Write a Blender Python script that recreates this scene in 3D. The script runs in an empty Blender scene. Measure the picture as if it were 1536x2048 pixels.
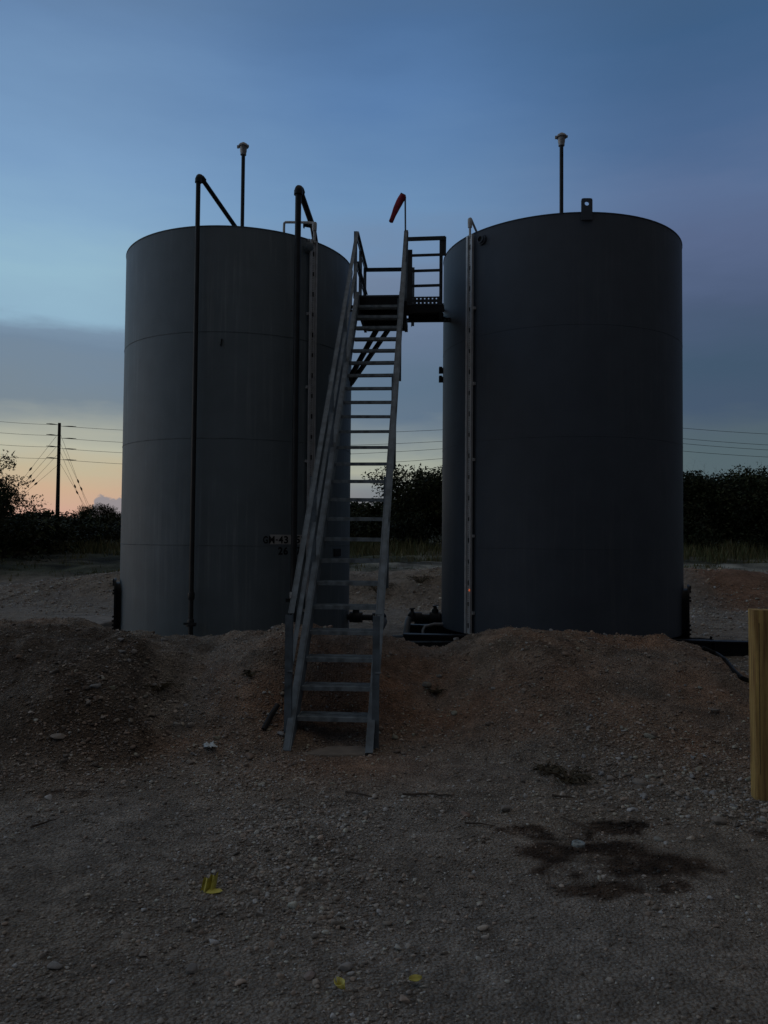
import bpy, math, random
import numpy as np
from mathutils import Vector, Matrix

random.seed(7)
rng = np.random.default_rng(11)
SC = bpy.context.scene
COL = SC.collection
PI = math.pi

# ------------------------------------------------------------------ camera
F = 1540.0                      # focal length in pixels of the 1536x2048 photograph
EYE = 1.65
PITCH = math.radians(1.934)
ROLL = math.radians(0.5)
CAMROT = Matrix.Rotation(PI/2 + PITCH, 3, 'X') @ Matrix.Rotation(ROLL, 3, 'Z')
cam_d = bpy.data.cameras.new('camera')
cam = bpy.data.objects.new('camera', cam_d)
COL.objects.link(cam)
cam.matrix_world = Matrix.Translation((0, 0, EYE)) @ CAMROT.to_4x4()
cam_d.sensor_fit = 'VERTICAL'
cam_d.sensor_height = 36.0
cam_d.lens = 36.0 * F / 2048.0
cam_d.clip_start = 0.05
cam_d.clip_end = 5000
SC.camera = cam

def ray(px, py):
    return CAMROT @ Vector(((px - 768) / F, -(py - 1024) / F, -1.0))
def at(px, py, Y):
    d = ray(px, py); t = Y / d.y
    return Vector((d.x * t, Y, EYE + d.z * t))
def atz(px, py, z):
    d = ray(px, py); t = (z - EYE) / d.z
    return Vector((d.x * t, d.y * t, z))

# ------------------------------------------------------------------ noise and terrain
def _hash(xi, yi, seed):
    h = (xi * 374761393 + yi * 668265263 + seed * 974634777) & 0xFFFFFFFF
    h = ((h ^ (h >> 13)) * 1274126177) & 0xFFFFFFFF
    h = h ^ (h >> 16)
    return (h & 0xFFFF) / 65535.0
def vnoise(x, y, seed=0):
    x = np.asarray(x, float); y = np.asarray(y, float)
    xi = np.floor(x).astype(np.int64); yi = np.floor(y).astype(np.int64)
    fx = x - xi; fy = y - yi
    fx = fx*fx*(3-2*fx); fy = fy*fy*(3-2*fy)
    a = _hash(xi, yi, seed); b = _hash(xi+1, yi, seed); c = _hash(xi, yi+1, seed); d = _hash(xi+1, yi+1, seed)
    return (a*(1-fx)+b*fx)*(1-fy) + (c*(1-fx)+d*fx)*fy
def fbm(x, y, octv=4, seed=0):
    s = 0; amp = 0.5; tot = 0
    for i in range(octv):
        s = s + amp*(vnoise(x*2**i + i*17.3, y*2**i - i*9.1, seed+i) - 0.5); tot += amp; amp *= 0.5
    return s / tot
def sstep(t):
    t = np.clip(t, 0, 1); return t*t*(3-2*t)

YC = 7.9
_cr = [(-900,1240),(-300,1238),(0,1245),(100,1242),(230,1255),(300,1261),(370,1275),(400,1281),(440,1278),(480,1268),
       (560,1262),(620,1256),(700,1262),(760,1266),(800,1280),(850,1297),(880,1296),(930,1281),(980,1265),
       (1020,1258),(1060,1258),(1130,1266),(1200,1272),(1330,1281),(1400,1291),(1430,1308),(1465,1345),(1500,1375),(1540,1392)]
CRX = np.array([(x-768)/F*YC for x, y in _cr])
CRZ = np.array([max(0.0, EYE-(y-(1076+(x-768)*0.0087))*YC/F) for x, y in _cr]); CRZ[-1] = 0.02
def height(X, Y, fine=True):
    X = np.asarray(X, float); Y = np.asarray(Y, float)
    zc = np.interp(X, CRX, CRZ)
    toe = np.interp(X, [-6,-3.2,-2.2,-1.2,-0.4,0.5,1.5,3,4.5], [5.0,4.9,5.0,5.6,5.95,5.9,5.4,5.0,5.0])
    toe = toe + 0.5*fbm(X*0.9, Y*0+3.1, 3, 21)
    t = np.clip((Y-toe)/(YC-toe), 0, 1)
    up = 0.55*sstep(t) + 0.45*t*(1.35-0.35*t)
    back = 1 - sstep((Y-YC)/1.75)
    prof = np.where(Y <= YC, up, back)
    z = zc*prof
    mound = prof*np.clip(zc*2.2, 0, 1)
    # the hollow and the bulge left of the stairs
    z = z - 0.10*np.exp(-((X+1.75)/0.28)**2-((Y-6.9)/0.75)**2)
    z = z + 0.12*np.exp(-((X+2.55)/0.5)**2-((Y-6.1)/0.6)**2) + 0.06*np.exp(-((X+1.1)/0.35)**2-((Y-7.0)/0.6)**2)
    z = z + mound*(0.22*fbm(X*1.5, Y*1.5, 4, 3) + 0.09*fbm(X*4.2, Y*3.4, 3, 6))*np.where(Y < YC, np.clip((YC-Y)*2.0, 0.15, 1), 0.6)
    # dug rubble face at the left, ending in a steep side, and the rounded mounds
    ed = -(X+1.98) + 0.55*fbm(X*1.7, Y*1.7, 3, 44) - 0.28*(Y-6.6)
    z = z + 0.14*sstep(ed/0.22)*sstep((Y-5.35+0.3*fbm(X*2,Y*2,2,45))/0.5)*(1-sstep((Y-7.0)/0.8))
    z = z + 0.09*np.exp(-((X+1.0)/0.38)**2-((Y-6.9)/0.6)**2) + 0.10*np.exp(-((X-1.45)/0.6)**2-((Y-6.8)/0.8)**2) - 0.07*np.exp(-((X-0.5)/0.35)**2-((Y-7.0)/0.7)**2)
    z = z - 0.06*np.exp(-((X+0.35)/0.33)**2-((Y-6.35)/0.4)**2)
    # rear bank
    zr = np.interp(X, [-40,-14,-10.4,-7,0,8,9.2,11,14,40], [0.1,0.08,0.20,0.68,0.78,0.86,0.88,0.78,0.65,0.4])
    YR = 20.5 + 0.8*fbm(X*0.25, X*0+1.7, 2, 5)
    pr = np.where(Y < YR, sstep((Y-YR+2.6)/2.6), 1-0.7*sstep((Y-YR)/2.5))
    pr = np.where(Y > YR+8, pr*(1-sstep((Y-YR-8)/6)), pr)
    z = z + zr*pr + pr*0.18*fbm(X*0.8, Y*0.8, 4, 8)
    # rising rough ground behind
    far = sstep((Y-24)/36.0)
    z = z + 1.25*far + 2.3*sstep((Y-63)/22)
    z = z + 0.6*sstep((Y-23)/6)*fbm(X*0.4, Y*0.55, 4, 9)*np.clip(1-(Y-70)/60, 0.1, 1)
    z = z + 0.07*fbm(X*0.6, Y*0.6, 3, 12) + 0.14*sstep((Y-17.5)/2)*(1-sstep((Y-26)/4))*fbm(X*2.2, Y*2.2, 4, 14)
    if fine:
        near = np.clip(1-(Y-16)/20, 0, 1)
        rough = 0.55+1.9*mound+1.6*mound*np.exp(-((X+2.6)/0.8)**2-((Y-6.4)/0.8)**2)
        z = z + near*rough*(0.05*fbm(X*3.1, Y*3.1, 4, 31) + 0.022*fbm(X*11, Y*11, 3, 37))
    return z
def hz(x, y): return float(height(np.array([x]), np.array([y]))[0])
def ground_hit(px, py):
    d = ray(px, py); d = d / d.y
    Ys = np.arange(1.5, 60, 0.01)
    Z = EYE + d.z*Ys; H = height(d.x*Ys, Ys)
    k = int(np.argmax(Z < H))
    return Vector((d.x*Ys[k], Ys[k], H[k]))

# ------------------------------------------------------------------ materials
def lin(r, g, b):
    f = lambda c: ((c/255+0.055)/1.055)**2.4 if c/255 > 0.04045 else c/255/12.92
    return (f(r), f(g), f(b), 1)
def new_mat(name):
    m = bpy.data.materials.new(name); m.use_nodes = True
    return m, m.node_tree.nodes, m.node_tree.links, m.node_tree.nodes['Principled BSDF']
def mat(name, col, rough=0.6, metal=0.0, var=0.25, scale=6.0, bump=0.0, bscale=60.0, stretch=(1,1,1), col2=None, spec=0.5):
    m, N, L, B = new_mat(name)
    tc = N.new('ShaderNodeTexCoord'); mp = N.new('ShaderNodeMapping'); mp.inputs['Scale'].default_value = stretch
    L.new(tc.outputs['Object'], mp.inputs['Vector'])
    nz = N.new('ShaderNodeTexNoise'); nz.inputs['Scale'].default_value = scale; nz.inputs['Detail'].default_value = 6
    L.new(mp.outputs['Vector'], nz.inputs['Vector'])
    rp = N.new('ShaderNodeValToRGB')
    c1 = col2 if col2 else tuple(c*(1-var) for c in col)
    c2 = tuple(min(1, c*(1+var)) for c in col)
    rp.color_ramp.elements[0].position = 0.32; rp.color_ramp.elements[0].color = (*c1[:3], 1)
    rp.color_ramp.elements[1].position = 0.68; rp.color_ramp.elements[1].color = (*c2[:3], 1)
    L.new(nz.outputs['Fac'], rp.inputs['Fac']); L.new(rp.outputs['Color'], B.inputs['Base Color'])
    B.inputs['Roughness'].default_value = rough; B.inputs['Metallic'].default_value = metal
    B.inputs['Specular IOR Level'].default_value = spec
    if bump:
        n2 = N.new('ShaderNodeTexNoise'); n2.inputs['Scale'].default_value = bscale; n2.inputs['Detail'].default_value = 4
        L.new(tc.outputs['Object'], n2.inputs['Vector'])
        bp = N.new('ShaderNodeBump'); bp.inputs['Strength'].default_value = bump; bp.inputs['Distance'].default_value = 0.01
        L.new(n2.outputs['Fac'], bp.inputs['Height']); L.new(bp.outputs['Normal'], B.inputs['Normal'])
    return m

def tank_mat(name, base, streak, amount, rough=0.55):
    m, N, L, B = new_mat(name)
    tc = N.new('ShaderNodeTexCoord')
    mp = N.new('ShaderNodeMapping'); mp.inputs['Scale'].default_value = (9, 9, 0.35)
    L.new(tc.outputs['Object'], mp.inputs['Vector'])
    n1 = N.new('ShaderNodeTexNoise'); n1.inputs['Scale'].default_value = 1.4; n1.inputs['Detail'].default_value = 7; n1.inputs['Roughness'].default_value = 0.65
    L.new(mp.outputs['Vector'], n1.inputs['Vector'])
    n2 = N.new('ShaderNodeTexNoise'); n2.inputs['Scale'].default_value = 0.9; n2.inputs['Detail'].default_value = 5
    L.new(tc.outputs['Object'], n2.inputs['Vector'])
    r1 = N.new('ShaderNodeMapRange'); r1.inputs['From Min'].default_value = 0.52; r1.inputs['From Max'].default_value = 0.8
    L.new(n1.outputs['Fac'], r1.inputs['Value'])
    r2 = N.new('ShaderNodeMapRange'); r2.inputs['From Min'].default_value = 0.35; r2.inputs['From Max'].default_value = 0.65
    L.new(n2.outputs['Fac'], r2.inputs['Value'])
    mu = N.new('ShaderNodeMath'); mu.operation = 'MULTIPLY'; L.new(r1.outputs[0], mu.inputs[0]); L.new(r2.outputs[0], mu.inputs[1])
    m2 = N.new('ShaderNodeMath'); m2.operation = 'MULTIPLY'; L.new(mu.outputs[0], m2.inputs[0]); m2.inputs[1].default_value = amount
    mix = N.new('ShaderNodeMix'); mix.data_type = 'RGBA'
    mix.inputs['A'].default_value = (*base, 1); mix.inputs['B'].default_value = (*streak, 1)
    L.new(m2.outputs[0], mix.inputs['Factor'])
    n3 = N.new('ShaderNodeTexNoise'); n3.inputs['Scale'].default_value = 3.0; n3.inputs['Detail'].default_value = 8
    L.new(tc.outputs['Object'], n3.inputs['Vector'])
    r3 = N.new('ShaderNodeMapRange'); r3.inputs['To Min'].default_value = 0.8; r3.inputs['To Max'].default_value = 1.2
    L.new(n3.outputs['Fac'], r3.inputs['Value'])
    mm = N.new('ShaderNodeMix'); mm.data_type = 'RGBA'; mm.blend_type = 'MULTIPLY'; mm.inputs['Factor'].default_value = 1
    L.new(mix.outputs['Result'], mm.inputs['A']); L.new(r3.outputs[0], mm.inputs['B'])
    L.new(mm.outputs['Result'], B.inputs['Base Color'])
    B.inputs['Roughness'].default_value = rough; B.inputs['Specular IOR Level'].default_value = 0.4
    bp = N.new('ShaderNodeBump'); bp.inputs['Strength'].default_value = 0.25; bp.inputs['Distance'].default_value = 0.03
    n4 = N.new('ShaderNodeTexNoise'); n4.inputs['Scale'].default_value = 2.2; n4.inputs['Detail'].default_value = 3
    L.new(tc.outputs['Object'], n4.inputs['Vector']); L.new(n4.outputs['Fac'], bp.inputs['Height']); L.new(bp.outputs['Normal'], B.inputs['Normal'])
    return m

def attr_mat(name, rough=0.95, nscale=30.0, namt=0.35, bump=0.6, bscale=90.0, bdist=0.012, spec=0.2, coarse=0):
    m, N, L, B = new_mat(name)
    a = N.new('ShaderNodeAttribute'); a.attribute_name = 'Col'
    tc = N.new('ShaderNodeTexCoord')
    nz = N.new('ShaderNodeTexNoise'); nz.inputs['Scale'].default_value = nscale; nz.inputs['Detail'].default_value = 8; nz.inputs['Roughness'].default_value = 0.7
    L.new(tc.outputs['Object'], nz.inputs['Vector'])
    r = N.new('ShaderNodeMapRange'); r.inputs['From Min'].default_value = 0.25; r.inputs['From Max'].default_value = 0.75
    r.inputs['To Min'].default_value = 1-namt; r.inputs['To Max'].default_value = 1+namt
    L.new(nz.outputs['Fac'], r.inputs['Value'])
    mm = N.new('ShaderNodeMix'); mm.data_type = 'RGBA'; mm.blend_type = 'MULTIPLY'; mm.inputs['Factor'].default_value = 1
    L.new(a.outputs['Color'], mm.inputs['A']); L.new(r.outputs[0], mm.inputs['B'])
    res = mm.outputs['Result']
    if coarse:
        nc = N.new('ShaderNodeTexNoise'); nc.inputs['Scale'].default_value = coarse; nc.inputs['Detail'].default_value = 7; nc.inputs['Roughness'].default_value = 0.75
        L.new(tc.outputs['Object'], nc.inputs['Vector'])
        rc = N.new('ShaderNodeMapRange'); rc.inputs['From Min'].default_value = 0.3; rc.inputs['From Max'].default_value = 0.7
        rc.inputs['To Min'].default_value = 0.62; rc.inputs['To Max'].default_value = 1.38
        L.new(nc.outputs['Fac'], rc.inputs['Value'])
        mc = N.new('ShaderNodeMix'); mc.data_type = 'RGBA'; mc.blend_type = 'MULTIPLY'; mc.inputs['Factor'].default_value = 1
        L.new(res, mc.inputs['A']); L.new(rc.outputs[0], mc.inputs['B']); res = mc.outputs['Result']
    L.new(res, B.inputs['Base Color'])
    B.inputs['Roughness'].default_value = rough; B.inputs['Specular IOR Level'].default_value = spec
    if bump:
        n2 = N.new('ShaderNodeTexNoise'); n2.inputs['Scale'].default_value = bscale; n2.inputs['Detail'].default_value = 6
        vo = N.new('ShaderNodeTexVoronoi'); vo.inputs['Scale'].default_value = bscale*0.9
        L.new(tc.outputs['Object'], n2.inputs['Vector']); L.new(tc.outputs['Object'], vo.inputs['Vector'])
        ad = N.new('ShaderNodeMath'); ad.operation = 'SUBTRACT'; L.new(n2.outputs['Fac'], ad.inputs[0]); L.new(vo.outputs['Distance'], ad.inputs[1])
        bp = N.new('ShaderNodeBump'); bp.inputs['Strength'].default_value = bump; bp.inputs['Distance'].default_value = bdist
        L.new(ad.outputs[0], bp.inputs['Height']); L.new(bp.outputs['Normal'], B.inputs['Normal'])
    return m

M = {}
M['tank_old'] = tank_mat('weathered_tank_paint', (0.134,0.168,0.190), (0.32,0.355,0.37), 0.75, 0.55)
M['tank_new'] = tank_mat('dark_tank_paint', (0.064,0.080,0.104), (0.12,0.135,0.15), 0.6, 0.6)
M['seam'] = mat('seam_paint', (0.115,0.142,0.158), 0.7, 0, 0.3)
M['black'] = mat('black_steel', (0.012,0.012,0.013), 0.55, 0.0, 0.4, 8, spec=0.3)
M['pipe'] = mat('dark_pipe_paint', (0.02,0.022,0.024), 0.5, 0, 0.4, 5, spec=0.4)
M['galv'] = mat('galvanised_steel', (0.135,0.17,0.20), 0.55, 0.15, 0.35, 9, 0.15, 40)
M['curved'] = mat('grey_pipe_paint', (0.10,0.11,0.12), 0.5, 0, 0.3, 6)
M['tread'] = mat('worn_tread_steel', (0.21,0.245,0.265), 0.6, 0.1, 0.4, 14, 0.2, 50)
M['galv_dark'] = mat('dull_deck_steel', (0.04,0.045,0.05), 0.6, 0.2, 0.3, 9)
M['alu'] = mat('aluminium_gauge', (0.55,0.56,0.57), 0.45, 0.3, 0.12, 12)
M['alu_cap'] = mat('cast_aluminium', (0.42,0.42,0.42), 0.5, 0.3, 0.2, 20)
M['pvc'] = mat('pale_plastic_pipe', (0.55,0.56,0.55), 0.5, 0, 0.1, 10)
M['mark'] = mat('gauge_black', (0.015,0.015,0.015), 0.6, 0, 0.2)
M['stencil'] = mat('stencil_black', (0.006,0.006,0.006), 0.8, 0, 0.2)
M['patch'] = mat('pale_stencil_patch', (0.46,0.46,0.45), 0.7, 0, 0.15)
M['wood'] = mat('yellow_painted_timber', (0.50,0.345,0.115), 0.85, 0, 0.25, 5, 0.5, 24, (7,7,0.45), (0.25,0.145,0.055))
M['polewood'] = mat('dark_pole_timber', (0.03,0.026,0.022), 0.9, 0, 0.3, 6, 0.2, 30, (4,4,0.4))
M['wire'] = mat('dark_wire', (0.02,0.02,0.022), 0.6, 0.3, 0.1)
M['red'] = mat('faded_red_fabric', (0.26,0.022,0.045), 0.85, 0, 0.3, 14)
M['yellow'] = mat('yellow_plastic', (0.60,0.54,0.12), 0.5, 0, 0.25, 30)
M['white'] = mat('white_plastic_film', (0.62,0.68,0.70), 0.45, 0, 0.15, 30)
M['lid'] = mat('dull_metal_lid', (0.30,0.34,0.34), 0.5, 0.3, 0.3, 60)
M['bark'] = mat('bark', (0.035,0.028,0.022), 0.95, 0, 0.3, 9)
M['twig'] = mat('dead_twig', (0.085,0.068,0.054), 0.95, 0, 0.3, 9)
M['weed'] = mat('dry_weed', (0.085,0.070,0.045), 0.95, 0, 0.3, 9)
M['bare'] = mat('bare_grey_branch', (0.09,0.085,0.08), 0.95, 0, 0.3, 9)
M['concrete'] = mat('dusty_concrete', (0.25,0.215,0.18), 0.95, 0, 0.25, 7, 0.4, 80)
M['ground'] = attr_mat('gravel_soil', nscale=60, namt=0.55, bump=1.0, bscale=66, bdist=0.028, coarse=11)
M['stone'] = attr_mat('stone', nscale=40, namt=0.25, bump=0.3, bscale=80, bdist=0.004, spec=0.25)
M['leaf'] = attr_mat('leaf', rough=0.7, nscale=3, namt=0.3, bump=0, spec=0.2)
m, N, L, B = new_mat('glint_glow')
B.inputs['Base Color'].default_value = (0.8,0.12,0.03,1); B.inputs['Emission Color'].default_value = (1.0,0.22,0.07,1); B.inputs['Emission Strength'].default_value = 0.35  # reflected orange glint put in as a faintly glowing colour, no lamp
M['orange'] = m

# ------------------------------------------------------------------ mesh building
ORG = {}
def tag(o, label=None, cat=None, group=None, kind=None):
    if label: o['label'] = label
    if cat: o['category'] = cat
    if group: o['group'] = group
    if kind: o['kind'] = kind
    return o
def thing(name, label, cat, loc=(0,0,0), group=None):
    o = bpy.data.objects.new(name, None); o.empty_display_size = 0.3
    COL.objects.link(o); o.location = loc; ORG[o] = Vector(loc)
    return tag(o, label, cat, group)
class MB:
    def __init__(s): s.v = []; s.f = []
    def add(s, vs, fs):
        n = len(s.v); s.v += [Vector(p) for p in vs]; s.f += [tuple(i+n for i in f) for f in fs]; return s
    def box(s, c, size, R=None, bev=0.0):
        hx, hy, hz_ = size[0]/2, size[1]/2, size[2]/2
        vs = [Vector((x*hx, y*hy, z*hz_)) for x in (-1,1) for y in (-1,1) for z in (-1,1)]
        if R: vs = [R @ p for p in vs]
        return s.add([Vector(c)+p for p in vs], [(0,1,3,2),(4,6,7,5),(0,4,5,1),(2,3,7,6),(0,2,6,4),(1,5,7,3)])
    def frame(s, d, up):
        z = d.normalized(); u = Vector(up); x = u.cross(z)
        if x.length < 1e-4: x = Vector((1,0,0)).cross(z)
        x.normalize(); y = z.cross(x); return x, y, z
    def beam(s, p0, p1, w, h, up=(0,0,1), off=(0,0)):
        p0 = Vector(p0); p1 = Vector(p1); x, y, z = s.frame(p1-p0, up)
        vs = []
        for p in (p0, p1):
            for a, b in ((-1,-1),(1,-1),(1,1),(-1,1)):
                vs.append(p + x*(a*w/2+off[0]) + y*(b*h/2+off[1]))
        return s.add(vs, [(3,2,1,0),(4,5,6,7),(0,1,5,4),(1,2,6,5),(2,3,7,6),(3,0,4,7)])
    def tube(s, path, r, n=12, caps=True):
        P = [Vector(p) for p in path]; rs = r if isinstance(r, (list, tuple)) else [r]*len(P)
        x, y, z = s.frame(P[1]-P[0], (0.03,1,0.02)); vs = []; fs = []
        for i, p in enumerate(P):
            t = (P[min(i+1, len(P)-1)]-P[max(i-1, 0)]).normalized()
            x = (x - t*x.dot(t)).normalized(); y = t.cross(x)
            for k in range(n):
                a = 2*PI*k/n; vs.append(p + (x*math.cos(a)+y*math.sin(a))*rs[i])
        for i in range(len(P)-1):
            for k in range(n):
                k2 = (k+1) % n; fs.append((i*n+k, i*n+k2, (i+1)*n+k2, (i+1)*n+k))
        if caps: fs.append(tuple(range(n-1,-1,-1))); fs.append(tuple((len(P)-1)*n+k for k in range(n)))
        return s.add(vs, fs)
    def lathe(s, prof, c=(0,0,0), axis=(0,0,1), n=32, a0=0.0, a1=2*PI, cap=True):
        c = Vector(c); x, y, z = s.frame(Vector(axis), (0.01,1,0.0)); full = abs(a1-a0-2*PI) < 1e-6
        m_ = n if full else n+1; vs = []; fs = []
        for r, h in prof:
            for k in range(m_):
                a = a0+(a1-a0)*k/n; vs.append(c + x*(r*math.cos(a)) + y*(r*math.sin(a)) + z*h)
        for i in range(len(prof)-1):
            for k in range(n):
                k2 = (k+1) % m_; fs.append((i*m_+k, i*m_+k2, (i+1)*m_+k2, (i+1)*m_+k))
        if cap and full:
            fs.append(tuple(range(m_-1,-1,-1))); fs.append(tuple((len(prof)-1)*m_+k for k in range(m_)))
        return s.add(vs, fs)
    def prism(s, poly, o, ax, ay, th):
        """extrude a polygon given in the (ax, ay) plane at o by vector th"""
        o = Vector(o); ax = Vector(ax); ay = Vector(ay); th = Vector(th); n = len(poly)
        a = [o+ax*p[0]+ay*p[1] for p in poly]; b = [p+th for p in a]
        return s.add(a+b, [tuple(range(n-1,-1,-1)), tuple(range(n,2*n))]+[(i,(i+1)%n,n+(i+1)%n,n+i) for i in range(n)])
    def build(s, name, m, parent=None, smooth=False, angle=40, bevel=0.0, label=None):
        o0 = ORG.get(parent, Vector((0,0,0)))
        me = bpy.data.meshes.new(name); me.from_pydata([p-o0 for p in s.v], [], s.f); me.update()
        import bmesh
        bm = bmesh.new(); bm.from_mesh(me); bmesh.ops.recalc_face_normals(bm, faces=bm.faces)
        bm.to_mesh(me); bm.free()
        if smooth:
            me.polygons.foreach_set('use_smooth', [True]*len(me.polygons))
            me.set_sharp_from_angle(angle=math.radians(angle))
        me.materials.append(m)
        o = bpy.data.objects.new(name, me); COL.objects.link(o)
        if parent: o.parent = parent
        ORG[o] = o0
        if bevel:
            md = o.modifiers.new('bevel', 'BEVEL'); md.width = bevel; md.segments = 2; md.limit_method = 'ANGLE'; md.angle_limit = math.radians(40)
        if label: o['label'] = label
        return o
def np_mesh(name, V, faces_n, F_, m, colors=None, parent=None, smooth=False):
    """V (n,3), F_ (k,faces_n) -> one mesh object"""
    me = bpy.data.meshes.new(name); n = len(V); k = len(F_)
    me.vertices.add(n); me.vertices.foreach_set('co', np.ascontiguousarray(V, np.float32).ravel())
    me.loops.add(k*faces_n); me.loops.foreach_set('vertex_index', np.ascontiguousarray(F_, np.int32).ravel())
    me.polygons.add(k); me.polygons.foreach_set('loop_start', np.arange(0, k*faces_n, faces_n, dtype=np.int32))
    if smooth: me.polygons.foreach_set('use_smooth', np.ones(k, dtype=bool))
    me.update(calc_edges=True); me.validate()
    if colors is not None:
        a = me.attributes.new('Col', 'FLOAT_COLOR', 'POINT')
        c4 = np.ones((n,4), np.float32); c4[:, :3] = colors; a.data.foreach_set('color', c4.ravel())
    me.materials.append(m)
    o = bpy.data.objects.new(name, me); COL.objects.link(o)
    if parent: o.parent = parent
    ORG[o] = ORG.get(parent, Vector((0,0,0)))
    return o
def copy_tree(o, parent=None):
    c = o.copy(); COL.objects.link(c)
    if parent: c.parent = parent
    ORG[c] = ORG.get(o, Vector((0,0,0)))
    for ch in list(o.children): copy_tree(ch, c)
    return c

# ------------------------------------------------------------------ ground sheet
def axis_pts(dense0, dense1, step, segs_lo, segs_hi):
    a = list(np.arange(dense0, dense1+1e-6, step))
    for end, st, gr in segs_hi:
        while a[-1] < end: a.append(a[-1]+st); st *= gr
    b = []
    cur = dense0
    for end, st, gr in segs_lo:
        while cur > end: cur -= st; st *= gr; b.append(cur)
    return np.array(b[::-1]+a)
gx = axis_pts(-4.6, 4.6, 0.036, [(-14,0.10,1.0),(-400,0.16,1.22)], [(14,0.10,1.0),(400,0.16,1.22)])
gy = axis_pts(2.0, 9.8, 0.036, [(-60,0.2,1.25)], [(24,0.10,1.0),(70,0.22,1.02),(900,0.9,1.2)])
GX, GY = np.meshgrid(gx, gy)
GZ = height(GX, GY)
nx, ny = len(gx), len(gy)
V = np.stack([GX.ravel(), GY.ravel(), GZ.ravel()], 1)
ii = (np.arange(ny-1)[:,None]*nx + np.arange(nx-1)[None,:]).ravel()
Fq = np.stack([ii, ii+1, ii+1+nx, ii+nx], 1)
def ground_colour(X, Y):
    n1 = fbm(X*0.9, Y*0.9, 4, 51); n2 = fbm(X*2.6, Y*2.6, 4, 52); n3 = fbm(X*0.35, Y*0.35, 3, 53)
    grey = np.array([0.318,0.285,0.250]); tan = np.array([0.335,0.278,0.218]); red = np.array([0.335,0.198,0.128]); dark = np.array([0.105,0.083,0.064])
    toe = np.interp(X, [-6,-3.2,-2.2,-1.2,-0.4,0.5,1.5,3,4.5], [5.0,4.9,5.0,5.6,5.95,5.9,5.4,5.0,5.0])
    bank = sstep((Y-toe+0.25)/0.9)*(1-sstep((Y-8.6)/1.0))*(1-sstep((X-3.6)/0.5))
    c = grey[None,:]*np.ones((X.size,1))
    k = np.clip(0.5+1.6*n3+0.8*n1, 0, 1)[:,None]; c = c*(1-k)+tan[None,:]*k
    rk = bank*np.clip(0.42-0.55*np.exp(-((X+2.7)/0.9)**2)+1.5*n1+0.9*n2 + 0.35*np.exp(-((X+0.4)/0.9)**2-((Y-6.6)/1.0)**2) + 0.3*np.exp(-((X-1.6)/1.4)**2-((Y-6.3)/0.7)**2), 0, 1)
    rk = np.maximum(rk, 0.75*np.exp(-((X+0.3)/0.7)**2-((Y-5.6)/0.45)**2))
    rear = sstep((X-7.4+1.2*n1)/1.2)*sstep((Y-17.6)/0.8)*(1-sstep((Y-22)/1.5))*0.9
    rk = np.maximum(rk, rear)[:,None]; c = c*(1-rk)+red[None,:]*rk
    dk = (bank*sstep((-(X+1.75)+0.5*n1-0.28*(Y-6.6))/0.35)*(1-sstep((Y-7.1+0.6*n1)/0.5))*np.clip(0.72+0.9*n2,0.18,0.93) + bank*np.clip(-0.05-1.2*n2, 0, 0.5))[:,None]
    c = c*(1-dk)+dark[None,:]*dk
    # oil-stained soil on the near right
    def blob(px, py, rx, ry, s, seed):
        p = atz(px, py, 0.0)
        wx = X+0.25*rx*4*fbm(X*5, Y*5, 3, seed); wy = Y+0.25*ry*4*fbm(X*5, Y*5, 3, seed+40)
        d = ((wx-p.x)/rx)**2+((wy-p.y)/ry)**2
        return s*np.clip((1.3-d)*1.1, 0, 1)*np.clip(0.80+2.9*fbm(X*8, Y*8, 4, seed+3), 0.05, 1.1)
    st = np.zeros_like(X)
    for b in [(1110,1668,0.34,0.12,1.15,61),(1240,1655,0.21,0.12,1.3,62),(1200,1698,0.30,0.12,0.95,63),(1280,1725,0.34,0.15,0.9,64),
              (1375,1730,0.20,0.13,0.95,65),(1195,1777,0.18,0.08,1.05,66),(1085,1702,0.18,0.15,1.0,67),(1310,1768,0.18,0.13,0.9,68),(1120,1745,0.14,0.10,0.8,70),(1525,1672,0.10,0.07,0.6,69),(125,1590,0.20,0.08,0.6,71),(1230,2025,0.08,0.03,0.5,72)]:
        st = np.maximum(st, np.clip(blob(*b), 0, 1))
    st = np.clip(1.5*st-0.12, 0, 0.95)[:,None]; sb = np.clip(st*1.1,0,0.85); c = c*(1-sb)+np.array([0.078,0.044,0.025])[None,:]*sb; sk_ = np.clip((st-0.5)*1.7,0,0.9)*np.clip(0.6+2.2*fbm(X*13,Y*13,4,99),0,1)[:,None]; c = c*(1-sk_)+np.array([0.014,0.009,0.006])[None,:]*sk_
    # rough caliche and scrub further off
    f = sstep((Y-23)/10); g = np.clip(0.42+3.0*fbm(X*0.3, Y*0.6, 4, 55)+0.7*sstep((Y-36)/10)+0.5*(1-sstep((X+3)/5)), 0, 1)
    farc = np.array([0.28,0.275,0.235])[None,:]*(1-g)[:,None] + np.array([0.075,0.082,0.055])[None,:]*g[:,None]
    farc = farc*(1+np.clip(2.0*fbm(X*0.9, Y*1.3, 4, 58)+1.2*fbm(X*0.35, Y*0.8, 3, 59), -0.75, 0.9))[:,None]
    f = f[:,None]; c = c*(1-f)+farc*f
    gg = sstep((Y-60)/30)[:,None]; c = c*(1-gg)+np.array([0.05,0.055,0.03])[None,:]*gg
    n4 = fbm(X*7, Y*7, 4, 57)
    c = c*(1+0.5*n2[:,None])*(1+0.75*n4[:,None])
    return np.clip(c, 0.01, 0.6)
gc = ground_colour(GX.ravel(), GY.ravel())
ground = np_mesh('ground', V, 4, Fq, M['ground'], gc, smooth=True)
tag(ground, kind='structure')

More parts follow.
